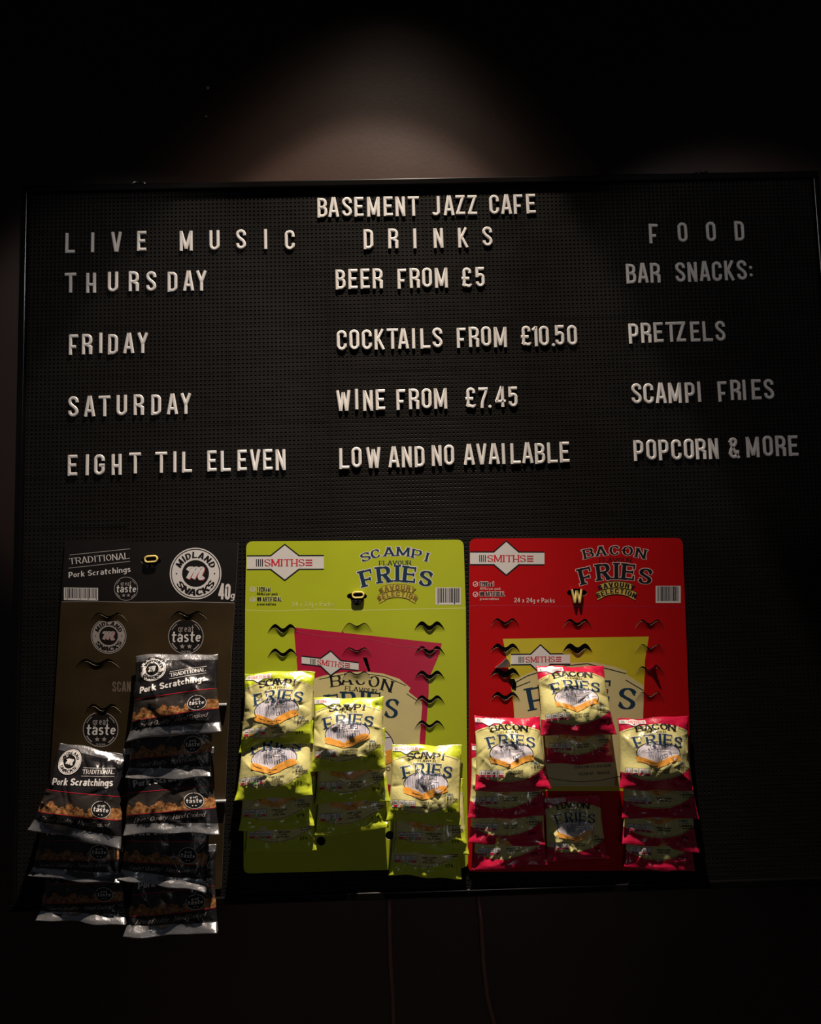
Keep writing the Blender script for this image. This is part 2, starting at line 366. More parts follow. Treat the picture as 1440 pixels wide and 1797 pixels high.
def ribbon(P, wfun):
    """flat strip along a 2-D centre line -> verts, quads"""
    n = len(P); V = []; Fs = []
    closed = n > 3 and math.dist(P[0], P[-1]) < 1e-6
    for i in range(n):
        a = P[i-1] if i > 0 else (P[-2] if closed else P[0]); b = P[i+1] if i < n-1 else (P[1] if closed else P[-1])
        tx, ty = b[0]-a[0], b[1]-a[1]; L = math.hypot(tx, ty) or 1; tx /= L; ty /= L
        w = wfun(tx, ty)/2
        # widen at bends so that the strip keeps its width
        c = 1.0
        if 0 < i < n-1:
            d1 = (P[i][0]-a[0], P[i][1]-a[1]); l1 = math.hypot(*d1) or 1
            c = abs(d1[0]*tx+d1[1]*ty)/l1; c = 1/max(c, .6)
        V += [(P[i][0]-ty*w*c, P[i][1]+tx*w*c), (P[i][0]+ty*w*c, P[i][1]-tx*w*c)]
        if i: Fs.append((2*i-2, 2*i-1, 2*i+1, 2*i))
    return V, Fs

FONTS = {  # base width, stroke, bowl, thick, thin, serif, slant, spacing
 'cond': dict(W=.40, s=.13, k=.19, thick=.14, thin=.13, serif=0, slant=0, gap=.10),
 'sans': dict(W=.56, s=.12, k=.36, thick=.13, thin=.11, serif=0, slant=0, gap=.12),
 'bold': dict(W=.58, s=.15, k=.45, thick=.18, thin=.12, serif=0, slant=.08, gap=.10),
 'serif': dict(W=.74, s=.10, k=.45, thick=.17, thin=.05, serif=.055, slant=0, gap=.16),
 'fat': dict(W=.72, s=.13, k=.43, thick=.215, thin=.06, serif=.065, slant=0, gap=.17),
 'flare': dict(W=.62, s=.08, k=.46, thick=.12, thin=.05, serif=.03, slant=0, gap=.14),
 'script': dict(W=.46, s=.05, k=.45, thick=.085, thin=.045, serif=0, slant=.38, gap=.05),
}
def text2d(txt, font, extra=0.0, step=.25, track=0.0):
    """-> (list of (letter centre x, verts, faces)), total width; cap height 1"""
    f = FONTS[font]; out = []; x = 0.0
    for ch in txt:
        if ch == ' ': x += f['W']*.62+track; continue
        W = f['W']*WREL.get(ch, 1.0 if ch.isupper() or ch.isdigit() else .86)
        if ch == 'I' or ch == 'l' or ch == 'i': W = max(W, f['thick']*1.25)
        V, Fs = [], []
        th, tn = f['thick'], f['thin']
        if ch.islower(): th *= .86
        def wf(tx, ty):
            c = abs(tx*math.sin(.20)-ty*math.cos(.20)) if f['serif'] else abs(ty)
            return math.sqrt((th*c)**2+tn**2*(1-c*c))+extra
        for P in glyph(ch, W, f['s'], f['k'] if f['k'] < .4 else .5-f['s']/2):
            P = [p for p in P]
            R = resample(P, step)
            if extra and len(R) > 1:      # push open ends out too
                for e, q in ((0, 1), (-1, -2)):
                    dx, dy = R[e][0]-R[q][0], R[e][1]-R[q][1]; L = math.hypot(dx, dy) or 1
                    R[e] = (R[e][0]+dx/L*extra/2, R[e][1]+dy/L*extra/2)
            v, q = ribbon(R, wf); n = len(V); V += v; Fs += [tuple(i+n for i in z) for z in q]
            if f['serif'] and math.dist(P[0], P[-1]) > 1e-5:
                for e, q2 in ((0, 1), (-1, -2)):
                    tx, ty = P[e][0]-P[q2][0], P[e][1]-P[q2][1]; L = math.hypot(tx, ty) or 1
                    tx /= L; ty /= L; px, py = P[e]
                    if abs(ty) > .6 and (py < .03 or py > .97) and ch not in 'SCG':
                        hw = th*.95+extra/2; h2 = f['serif']/2+extra/2; cy = f['serif']/2 if py < .5 else 1-f['serif']/2
                        b = [(px-hw, cy-h2), (px+hw, cy-h2), (px+hw, cy+h2), (px-hw, cy+h2)]
                    elif abs(tx) >= .6 and ch in 'EFLTZ' and (px > W*.7 or (ch in 'TZ' and px < W*.3)):
                        hh = .13 if py > .9 or py < .1 else .08
                        c2 = py-(hh*.6 if py > .9 else (-hh*.6 if py < .1 else 0)); h2 = f['serif']*.6+extra/2
                        b = [(px-h2, c2-hh-extra/2), (px+h2, c2-hh-extra/2), (px+h2, c2+hh+extra/2), (px-h2, c2+hh+extra/2)]
                    elif ch in 'SCG' and (abs(py-.5) > .05):
                        h2 = f['serif']*.6+extra/2; hh = .12+extra/2
                        b = [(px-h2, py-hh*.8), (px+h2, py-hh*.8), (px+h2, py+hh*.8), (px-h2, py+hh*.8)]
                    else: continue
                    n = len(V); V += b; Fs.append((n, n+1, n+2, n+3))
        V = [(a+b*f['slant'], b) for a, b in V]
        out.append((x+W/2, [(a-W/2, b) for a, b in V], Fs)); x += W+f['gap']+track
    return out, x-f['gap']-track
def lay_line(out, tw, p0, p1, h, fit=True):
    """place letters on the line p0 -> p1 (y UP coordinates); height h; stretched in x to fit"""
    dx, dy = p1[0]-p0[0], p1[1]-p0[1]; L = math.hypot(dx, dy); ux, uy = dx/L, dy/L
    sx = L/tw if fit else h
    V, Fs = [], []
    for cx, v, q in out:
        n = len(V)
        for a, b in v:
            X = (cx+a)*sx; Y = b*h
            V.append((p0[0]+ux*X-uy*Y, p0[1]+uy*X+ux*Y))
        Fs += [tuple(i+n for i in z) for z in q]
    return V, Fs
def lay_arc(out, tw, c, R, a0, a1, h, outward=True, sx=None):
    """letters on a circle arc, angles in degrees counter-clockwise, baseline radius R; centred between a0 and a1"""
    V, Fs = [], []
    for cx, v, q in out:
        t = cx/tw; ang = math.radians(a0+(a1-a0)*t); n = len(V)
        s = sx if sx else abs(math.radians(a1-a0))*R/tw
        if outward: ex, ey = (math.sin(ang), -math.cos(ang)), (math.cos(ang), math.sin(ang)); base = R
        else: ex, ey = (-math.sin(ang), math.cos(ang)), (-math.cos(ang), -math.sin(ang)); base = -R
        for a, b in v:
            X, Y = a*s, b*h
            V.append((c[0]+ex[0]*X+ey[0]*(base+Y), c[1]+ex[1]*X+ey[1]*(base+Y)))
        Fs += [tuple(i+n for i in z) for z in q]
    return V, Fs
def lay_centres(out, centres, sx, h):
    """each letter centred at its own (x, y, angle): for arched titles"""
    V, Fs = [], []
    for (cx, v, q), (X0, Y0, an) in zip(out, centres):
        n = len(V); ca, sa = math.cos(an), math.sin(an)
        for a, b in v:
            X, Y = a*sx, (b-.5)*h
            V.append((X0+ca*X-sa*Y, Y0+sa*X+ca*Y))
        Fs += [tuple(i+n for i in z) for z in q]
    return V, Fs
def poly_fan(P): return list(P), [tuple(range(len(P)))]
def disc(cx, cy, r, n=32, ry=None): return poly_fan([(cx+r*math.cos(2*math.pi*i/n), cy+(ry or r)*math.sin(2*math.pi*i/n)) for i in range(n)])
def ring(cx, cy, r, w, n=40, ry=None):
    ry = ry or r; V = []; Fs = []
    for i in range(n):
        a = 2*math.pi*i/n
        V += [(cx+(r-w/2)*math.cos(a), cy+(ry-w/2)*math.sin(a)), (cx+(r+w/2)*math.cos(a), cy+(ry+w/2)*math.sin(a))]
        j = (i+1) % n; Fs.append((2*i, 2*i+1, 2*j+1, 2*j))
    return V, Fs
def rect(x0, y0, x1, y1): return [(x0, y0), (x1, y0), (x1, y1), (x0, y1)], [(0, 1, 2, 3)]
def line2(P, w, step=1e9): return ribbon(resample(P, step) if step < 1e8 else list(P), lambda a, b: w)
SCRIPT_M = [[(-.75, .28), (-.62, .50), (-.42, .52), (-.36, .30), (-.50, -.10), (-.62, -.45)],
            [(-.58, -.30), (-.30, .25), (-.05, .52), (.08, .38), (.0, .0), (-.16, -.45)],
            [(-.12, -.30), (.15, .25), (.42, .52), (.55, .38), (.46, .0), (.40, -.30), (.55, -.48), (.78, -.30)]]
def script_m(cx, cy, R, w, tilt=0.0):
    V, Fs = [], []
    for P in SCRIPT_M:
        Q = []
        for i in range(len(P)-1):   # Catmull-Rom smoothing
            p0, p1, p2, p3 = P[max(i-1, 0)], P[i], P[i+1], P[min(i+2, len(P)-1)]
            for t in (0, .25, .5, .75):
                Q.append(tuple(.5*((2*p1[k])+(-p0[k]+p2[k])*t+(2*p0[k]-5*p1[k]+4*p2[k]-p3[k])*t*t+(-p0[k]+3*p1[k]-3*p2[k]+p3[k])*t**3) for k in (0, 1)))
        Q.append(P[-1])
        Q = [(cx+R*(a+.25*b*.6), cy+R*b) for a, b in Q]
        v, q = ribbon(Q, lambda tx, ty: w*(.45+.75*abs(ty))); n = len(V); V += v; Fs += [tuple(i+n for i in z) for z in q]
    return V, Fs

# ------------------------------------------------------------------ a surface to print on
def ccw(V, Fs):
    out = []
    for f in Fs:
        a = sum(V[f[i-1]][0]*V[f[i]][1]-V[f[i]][0]*V[f[i-1]][1] for i in range(len(f)))
        out.append(tuple(f) if a >= 0 else tuple(reversed(f)))
    return out
def ranks(n, Fs):
    """number the separate strips of one print so that each can lie a hair above the one before"""
    r = np.zeros(n); mx = -1; k = -1; st = []
    for f in Fs:
        if min(f) > mx: k += 1; st.append((min(f), k))
        mx = max(mx, max(f))
    for a, q in st: r[a:] = q
    return r % 14
class Card:
    """flat printing surface parallel to the board at depth y; print coordinates are photo pixels with y counted UP (negated)"""
    def __init__(s, y): s.y = y; s.parts = {}
    def put(s, part, VF, m, layer=0):
        V, Fs = VF
        s.parts.setdefault(part, []).append((V, ccw(V, Fs), m, layer))
    def build(s, parent):
        for part, items in s.parts.items():
            mats = []; mb = MB()
            for V, Fs, m, layer in items:
                if m not in mats: mats.append(m)
                P = at_np([(a, -b) for a, b in V], s.y-0.00005-0.00006*layer-0.000004*ranks(len(V), Fs))
                mb.add(P, Fs, mats.index(m))
            mb.build(part.split('#')[0], mats, parent)

# ------------------------------------------------------------------ setting
ROOM_Y = 0.042
mb = MB(); mb.box((-3.0, ROOM_Y, -2.1), (3.0, ROOM_Y+.12, 1.66)); o = mb.build('wall_back', M_wall); o['kind'] = 'structure'
mb = MB(); mb.box((-3.0, -4.0, -2.2), (3.0, ROOM_Y, -2.1)); o = mb.build('floor', M_dark); o['kind'] = 'structure'
mb = MB(); mb.box((-3.0, -4.0, 1.56), (3.0, ROOM_Y, 1.66)); o = mb.build('ceiling', M_ceil); o['kind'] = 'structure'

# ------------------------------------------------------------------ letter board
CELL = .00725; TW, TH = CELL*24, CELL*12
ZTOP, ZBOT = CELL*10, -TH*13
board = thing('letter_board', 'large black framed peg letter board hung on the brown wall', 'letter board', (0, 0, ZBOT))
def tile_mesh(nr):
    V, Fs = [], []
    g = .00022; w, h = TW-2*g, CELL*nr-2*g
    hx, hz = .0016, .0013
    ix, iz = .0012, .0009
    def vid(x, y, z): V.append((x, y, z)); return len(V)-1
    nx, nz = 24, nr
    for i in range(nx):
        x0 = g if i == 0 else i*CELL; x1 = TW-g if i == nx-1 else (i+1)*CELL; cx = (i+.5)*CELL
        for j in range(nz):
            z0 = g if j == 0 else j*CELL; z1 = CELL*nr-g if j == nz-1 else (j+1)*CELL; cz = (j+.5)*CELL
            o_ = [vid(x0, 0, z0), vid(x1, 0, z0), vid(x1, 0, z1), vid(x0, 0, z1)]
            m_ = [vid(cx-hx-.0003, -.00012, cz-hz-.0003), vid(cx+hx+.0003, -.00012, cz-hz-.0003), vid(cx+hx+.0003, -.00012, cz+hz+.0003), vid(cx-hx-.0003, -.00012, cz+hz+.0003)]
            a_ = [vid(cx-hx, .0001, cz-hz), vid(cx+hx, .0001, cz-hz), vid(cx+hx, .0001, cz+hz), vid(cx-hx, .0001, cz+hz)]
            b_ = [vid(cx-ix, .0030, cz-iz), vid(cx+ix, .0030, cz-iz), vid(cx+ix, .0030, cz+iz), vid(cx-ix, .0030, cz+iz)]
            for A, B in ((o_, m_), (m_, a_), (a_, b_)):
                for k in range(4): Fs.append((A[k], A[(k+1) % 4], B[(k+1) % 4], B[k]))
            Fs.append(tuple(b_))
    # rim of the tile
    c = [vid(g, 0, g), vid(TW-g, 0, g), vid(TW-g, 0, CELL*nr-g), vid(g, 0, CELL*nr-g)]
    e = [vid(g-.0001, .004, g-.0001), vid(TW-g+.0001, .004, g-.0001), vid(TW-g+.0001, .004, CELL*nr-g+.0001), vid(g-.0001, .004, CELL*nr-g+.0001)]
    for k in range(4): Fs.append((c[(k+1) % 4], c[k], e[k], e[(k+1) % 4]))
    me = bpy.data.meshes.new('board_tile'); me.from_pydata(V, [], Fs); me.materials.append(M_tile); me.update()
    return me
me12, me10 = tile_mesh(12), tile_mesh(10)
rnd = random.Random(4)
for i in range(8):
    for j in range(14):
        z = (0.0 if j == 0 else -TH*j)
        o = bpy.data.objects.new('board_tile', me10 if j == 0 else me12); COL.objects.link(o); o.parent = board
        o.location = ((i-4)*TW, 0, z-ZBOT)
        o.rotation_euler = (rnd.uniform(-.0025, .0025), 0, rnd.uniform(-.0012, .0012))
mb = MB(); mb.box((-.70, .005, ZBOT-.004), (.70, ROOM_Y-.001, ZTOP+.004)); mb.build('backing_panel', M_back, board)
XL, XR = -4*TW-.0005, 4*TW+.0005; FW = .0125
for lo, hi in (((XL-FW, -.007, ZTOP+.0003), (XR+FW, ROOM_Y-.001, ZTOP+.0003+FW)), ((XL-FW, -.007, ZBOT-.0003-FW), (XR+FW, ROOM_Y-.001, ZBOT-.0003)),
               ((XL-FW, -.007, ZBOT-.0003), (XL, ROOM_Y-.001, ZTOP+.0003)), ((XR, -.007, ZBOT-.0003), (XR+FW, ROOM_Y-.001, ZTOP+.0003))):
    mb = MB(); mb.box(lo, hi, .0022); mb.build('frame_rail', M_frame, board)

# picture hooks over the top rail
for px, lab in ((245, 'small steel hanging hook over the board top edge, above LIVE MUSIC'), (1232, 'small steel hanging hook over the board top edge, above FOOD')):
    c = at(px, 310 if px < 700 else 294, .012); z = ZTOP+FW+.0003
    t = thing('hanging_hook', lab, 'hook', (c.x, .012, z), 'steel hooks on top of the board')
    mb = MB(); mb.box((c.x-.011, .020, z-.0005), (c.x+.011, ROOM_Y-.0005, z+.016), .002); mb.build('back_plate', M_frame, t)
    for sg in (-1, 1):
        mb = MB(); mb.tube([(c.x+sg*.012, .006, z), (c.x+sg*.0115, .006, z+.004), (c.x+sg*.009, .007, z+.008), (c.x+sg*.006, .010, z+.0105), (c.x+sg*.004, .016, z+.0115), (c.x+sg*.003, .022, z+.012)], [.0007, .0016, .0019, .0016, .0012, .001], 8)
        mb.build('prong', M_metal, t, smooth=True)
# two little nails left in the wall
for px, py, r, lab in ((365, 155, .0032, 'small pale nail head in the brown wall, upper of two'), (362, 205, .0018, 'tiny pale nail head in the brown wall, lower of two')):
    c = at(px, py, ROOM_Y)
    mb = MB(); mb.tube([(c.x, ROOM_Y+.001, c.z), (c.x, ROOM_Y-.0015, c.z), (c.x, ROOM_Y-.0022, c.z)], [r*.6, r, r*.7], 10)
    tag(mb.build('nail', M_letter), lab, 'nail', 'nails above the board')

# ------------------------------------------------------------------ white letters on the board
LW = {'A': 18.2, 'B': 17.6, 'C': 17.5, 'D': 17.2, 'E': 16.2, 'F': 15.6, 'G': 18, 'H': 17.2, 'I': 6.0, 'J': 15.6, 'K': 17.6, 'L': 17.2, 'M': 22.8, 'N': 17.2, 'O': 17.4, '0': 17.4, 'P': 17.2,
      'R': 17.8, 'S': 17.6, 'T': 19.6, 'U': 18, 'V': 18, 'W': 24.5, 'Y': 18.6, 'Z': 16.2, '£': 17.2, '5': 15.8, '1': 8.6, '7': 16.2, '4': 18.2, '.': 6.4, ':': 6.8, '&': 18.6}
LH = 36.0; LS = 5.5/LH
def prism_strokes(P, w, top, y0, y1, mb):
    """bar with a chamfered ridge swept along a 2-D line (x, z in metres)"""
    n = len(P); closed = n > 3 and math.dist(P[0], P[-1]) < 1e-7
    prof = [(-w/2, y0), (-w/2, y1+(y0-y1)*.42), (-top/2, y1), (top/2, y1), (w/2, y1+(y0-y1)*.42), (w/2, y0)]
    V, Fs = [], []
    for i in range(n):
        a = P[i-1] if i > 0 else (P[-2] if closed else P[0]); b = P[i+1] if i < n-1 else (P[1] if closed else P[-1])
        tx, tz = b[0]-a[0], b[1]-a[1]; L = math.hypot(tx, tz) or 1; tx /= L; tz /= L
        c = 1.0
        if 0 < i < n-1 or closed:
            d1 = (P[i][0]-a[0], P[i][1]-a[1]); l1 = math.hypot(*d1) or 1; c = 1/max(abs(d1[0]*tx+d1[1]*tz)/l1, .7)
        for q, y in prof: V.append((P[i][0]-tz*q*c, y, P[i][1]+tx*q*c))
        if i:
            o = 6*(i-1)
            for k in range(5): Fs.append((o+k, o+6+k, o+7+k, o+k+1))
    if not closed:
        Fs.append((0, 1, 2, 3, 4, 5)); o = 6*(n-1); Fs.append((o+5, o+4, o+3, o+2, o+1, o))
    mb.add(V, Fs)
def letter_mesh(ch, W, H, s, depth=.0028, name='board_letter'):
    """W, H, s in metres; origin bottom left at the board face"""
    mb = MB(); k = (W/H-s/H)/2*1.0
    if ch in '.:':
        for cz in ([s*.5] if ch == '.' else [s*.7, s*.7+H*.38]):
            r = s*.55; V = []; n = 14
            for y, rr in ((0, r), (-depth*.6, r), (-depth, r*.72)):
                V += [(W/2+rr*math.cos(2*math.pi*i/n), y, cz+rr*math.sin(2*math.pi*i/n)) for i in range(n)]
            Fs = [(k2*n+i, k2*n+(i+1) % n, (k2+1)*n+(i+1) % n, (k2+1)*n+i) for k2 in (0, 1) for i in range(n)]+[tuple(range(2*n, 3*n))]
            mb.add(V, Fs)
        return mb
    for P in glyph(ch, W/H, s/H, k):
        P2 = [P[0]]
        for p in P[1:]:
            if math.dist(p, P2[-1]) > 1e-4: P2.append(p)
        if math.dist(P[0], P[-1]) < 1e-6: P2[-1] = P2[0]
        prism_strokes([(a*H, b*H) for a, b in P2], s, s*.52, -.0002, -depth, mb)
    return mb
_letter_cache = {}
def board_letter(ch, px, py, label, group, tilt=0.0):
    if ch not in _letter_cache:
        mb = letter_mesh(ch, LW[ch]/1000, LH/1000, LS*LH/1000)
        me = bpy.data.meshes.new('board_letter'); me.from_pydata(mb.v, [], mb.f); me.materials.append(M_letter); me.update()
        _letter_cache[ch] = me
    c = at(px, py, -.0030)
    o = bpy.data.objects.new('board_letter', _letter_cache[ch]); COL.objects.link(o)
    o.location = (c.x, -.0006, c.z); o.rotation_euler = (0, tilt, 0)
    tag(o, label, 'letter', group)
LINES = [
 ('top title line', 'letters of the top title line', 'B556.7,381.7 A576.3,380.5 S600,380 E621.7,380 M644,380 E673,379 N694,379.3 T716,378.7 J756.7,378.5 A779,377.5 Z800,376.8 Z821,376.8 C859,376 A880,375.3 F901.7,375.3 E924,374.5'),
 ('line LIVE MUSIC', 'letters of LIVE MUSIC', 'L113.7,443.7 I158.7,442.5 V194.5,441.7 E239.7,440 M314.7,440 U367,438.8 S413.8,437 I462.8,436.7 C499.5,438.4'),
 ('line THURSDAY', 'letters of THURSDAY', 'T113.3,513.7 H150.5,514 U188.3,512 R225,511 S255.8,510.8 D293.3,512 A321.2,510 Y343.7,510'),
 ('line FRIDAY', 'letters of FRIDAY', 'F120,622.6 R142.9,621.7 I172.9,619.5 D188.5,622 A216,619.8 Y240.3,619.5'),
 ('line SATURDAY', 'letters of SATURDAY', 'S118.8,731.5 A147.2,731 T172.9,730.6 U203.6,729.4 R233.7,728.3 D264.4,728.5 A292.7,727 Y316,726.3'),
 ('line EIGHT TIL ELEVEN', 'letters of EIGHT TIL ELEVEN', 'E117.9,835 I148.9,833.9 G164.2,833.9 H195,833.4 T226.5,831 T272.2,829.6 I303,828.8 L318.6,829.3 E363,827.3 L386.8,827.6 E416,826 V438,825.3 E461.2,825 N483.3,825.3'),
 ('line DRINKS', 'letters of DRINKS', 'D638,437 R681,435.5 I725,435.5 N761,435 K804,434.3 S847,432'),
 ('line BEER FROM £5', 'letters of BEER FROM £5', 'B588.8,508 E611,507 E632.5,506.5 R653.8,506 F697.5,506.7 R719,505.2 O740.8,504.4 M763.3,505 £810.2,504.2 5835,503.5'),
 ('line COCKTAILS FROM £10.50', 'letters of COCKTAILS FROM £10.50', 'C590.8,615 O613,613.8 C635,613.8 K657,613.3 T679,611.9 A698.8,611.7 I722.7,611.3 L737.7,611.7 S759,610.2 F801.7,610.6 R822.9,608.8 O844.8,608 M866.8,609.2 £914.5,607 1935.4,607.6 0946.3,607 .968,608 5974.8,605.9 0996,605.9'),
 ('line WINE FROM £7.45', 'letters of WINE FROM £7.45', 'W590.2,721 I622.7,718.3 N637,720.8 E659.2,719.4 F695.6,719.4 R717.5,717.9 O739.8,717.3 M761.7,717.3 £817,715.9 7839.9,715.9 .856.4,716.4 4869,714.2 5892.5,714.2'),
 ('line LOW AND NO AVAILABLE', 'letters of LOW AND NO AVAILABLE', 'L595,823 O616.9,821 W643,821.5 A681.9,820 N705,820 D727.7,819.8 N757.5,817.7 O779.4,816.7 A814.2,815.7 V836.4,815 A858,814.5 I881,814.2 L896,814.2 A917,812.8 B939,814 L961,812.8 E982.6,811.6'),
 ('line FOOD', 'letters of FOOD', 'F1139.5,427 O1189.8,424.2 O1239.8,423 D1289.7,422'),
 ('line BAR SNACKS:', 'letters of BAR SNACKS', 'B1099.5,497.6 A1120,496.2 R1141.7,495.9 S1185.8,494.5 N1207.2,494.6 A1228.5,493 C1250,493 K1272,492 S1294,490.7 :1314.8,486'),
 ('line PRETZELS', 'letters of PRETZELS', 'P1104,603 R1125.8,601.5 E1148,600.6 T1169,600 Z1187.5,599.4 E1212.3,599.4 L1233.8,599 S1256,597.9'),
 ('line below PRETZELS', 'letters of the line below PRETZELS', 'S1108.8,708.3 C1130,708.3 A1151.5,707.3 M1173.8,707.3 P1203,706.7 I1225,705.2 F1260.8,704.8 R1282.7,702 I1304,702 E1319.6,701 S1341.5,700.4'),
 ('line POPCORN & MORE', 'letters of POPCORN & MORE', 'P1112.7,808.9 O1135,807.3 P1156.7,807.8 C1179,807.3 O1201,806 R1222,806 N1244.4,805.6 &1279.6,804 M1310.4,802.7 O1339.6,800.4 R1361.8,800.4 E1384.4,800'),
]
ORD = ['first', 'second', 'third', 'fourth', 'fifth']
SYM = {'£': 'pound sign', '.': 'full stop', ':': 'colon', '&': 'ampersand sign', '1': 'figure one', '0': 'figure zero', '5': 'figure five', '7': 'figure seven', '4': 'figure four'}
rnd = random.Random(11)
for lname, grp, data in LINES:
    items = [(w[0], *map(float, w[1:].split(','))) for w in data.split()]
    tot = {}; seen = {}
    for it in items: tot[it[0]] = tot.get(it[0], 0)+1
    for ch, x, y in items:
        seen[ch] = seen.get(ch, 0)+1
        kind = SYM.get(ch, 'letter '+ch)
        lab = 'white plastic %s, %s of the %s' % (kind, 'the only one' if tot[ch] == 1 else ('%s %s' % (ORD[seen[ch]-1], ch if ch not in SYM else kind)), lname)
        board_letter(ch, x, y, lab, grp, rnd.uniform(-.008, .008))

# ------------------------------------------------------------------ snack cards
def inside(p, poly):
    x, y = p; c = False
    for i in range(len(poly)):
        x1, y1 = poly[i]; x2, y2 = poly[i-1]
        if (y1 > y) != (y2 > y) and x < (x2-x1)*(y-y1)/(y2-y1)+x1: c = not c
    return c
def rounded(P, r, n=6):
    out = []
    for i, p in enumerate(P):
        a, b = P[i-1], P[(i+1) % len(P)]; p = Vector(p); a = Vector(a); b = Vector(b)
        rr = r[i] if isinstance(r, (list, tuple)) else r
        if rr <= 0: out.append(tuple(p)); continue
        q0 = p+(a-p).normalized()*rr; q1 = p+(b-p).normalized()*rr
        for t in range(n+1):
            t /= n; out.append(tuple(q0*(1-t)**2+p*2*t*(1-t)+q1*t*t))
    return out
def sheet(name, outline, regions, holes, y_front, thick, base, edge, parent):
    """card cut from one sheet (photo pixel outline, y down): printed regions share its face, holes go through, edges have thickness"""
    polys = [outline]+[r[0] for r in regions]+holes
    vs, es = [], []
    for P in polys:
        n = len(vs); vs += [Vector((a, b)) for a, b in P]; es += [(n+i, n+(i+1) % len(P)) for i in range(len(P))]
    V, E_, Fs = delaunay_2d_cdt(vs, es, [], 0, 1e-4)[:3]
    mats = [base]; keep = []; idx = []
    for m in [r[1] for r in regions]:
        if m not in mats: mats.append(m)
    mats.append(edge); ei = len(mats)-1
    for f in Fs:
        c = sum((V[i] for i in f), Vector((0, 0)))/len(f); c = (c.x, c.y)
        if not inside(c, outline) or any(inside(c, h) for h in holes): continue
        mi = 0
        for P, m in regions:
            if inside(c, P): mi = mats.index(m)
        keep.append(f); idx.append(mi)
    pts = np.array([(v.x, v.y) for v in V]); n = len(pts)
    A = at_np(pts, np.full(n, y_front)); B = A.copy(); B[:, 1] = y_front+thick
    F2 = list(keep); I2 = list(idx); cnt = {}
    for f in keep:
        F2.append(tuple(i+n for i in reversed(f))); I2.append(ei)
        for a, b in zip(f, f[1:]+f[:1] if isinstance(f, list) else tuple(f[1:])+tuple(f[:1])):
            cnt[(a, b)] = 1
    for (a, b) in cnt:
        if (b, a) not in cnt: F2.append((b, a, a+n, b+n)); I2.append(ei)
    # faces must look towards the camera (-y)
    return link_mesh(name, np.vstack([A, B]), F2, mats, parent, I2)
def crescent(cx, cy, w, gap=7.0, dip=10.0, flip=1):
    """die-cut slot: hump - dip - hump, open by `gap` under it.  pixel coordinates, y down"""
    up, lo = [], []
    n = 24
    for i in range(n+1):
        t = -1+2*i/n
        y = cy+(dip*(1+math.cos(2*math.pi*t))/2 if abs(t) < .5 else 16*((abs(t)-.5)/.5)**1.7)
        x = cx+t*w/2
        up.append((x, y)); lo.append((x, y+.45+gap*max(0, 1-t*t)**.9*(.88+.12*min(1, abs(t)*2))))
    return up, lo
def slot_hole(c): return c[0]+c[1][::-1]
def tab(c, mats, pick, y_front, parent, lift=.0016):
    """the little tongue bent forward under the slot"""
    lo = c[1]; n = len(lo)
    bottom = max(p[1] for p in lo)+1.5
    V, Fs, I = [], [], []
    m = 5
    pts, ys = [], []
    for j in range(m+1):
        t = j/m
        for i, (x, y) in enumerate(lo):
            s = abs(-1+2*i/(n-1))
            pts.append((x, y+(bottom-y)*t)); ys.append(y_front-.00003-lift*(1-t)**1.6*max(0, 1-s**2.2))
    P = at_np(pts, ys)
    for j in range(m):
        for i in range(n-1):
            a = j*n+i; Fs.append((a, a+n, a+n+1, a+1))
            q = pts[a]; I.append(pick((q[0]+1, q[1]+1)))
    k = len(pts); P2 = P.copy(); P2[:, 1] += .0008
    F2 = []
    E2 = [(i, i+1, i+1+k, i+k) for i in range(n-1)]
    mm = list(mats)+[M_raw]
    return link_mesh('slot_tab', np.vstack([P, P2]), Fs+F2+E2, mm, parent, I+[len(mm)-1]*(len(F2)+len(E2)), smooth=False)
def neg(VF): return [(a, -b) for a, b in VF[0]], VF[1]
def px_text(txt, font, x0, y0, x1, y1, h, extra=0, track=0): # baseline in pixels, y down
    o, tw = text2d(txt, font, extra, track=track)
    return lay_line(o, tw, (x0, -y0), (x1, -y1), h)
def px_centres(txt, font, cs, sx, h, extra=0):
    o, tw = text2d(txt, font, extra); return lay_centres(o, [(a, -b, an) for a, b, an in cs], sx, h)
def hook_hole(cx, cy):   # bat-shaped hanging cut-out
    P = [(-18, -2), (-15, -6), (-10, -7), (-6, -9), (6, -9), (10, -7), (15, -6), (18, -2), (16, 2), (11, 3), (10, 8), (5, 13), (0, 15), (-5, 13), (-10, 8), (-11, 3), (-16, 2)]
    return rounded([(cx+a, cy+b) for a, b in P], 1.2, 2)
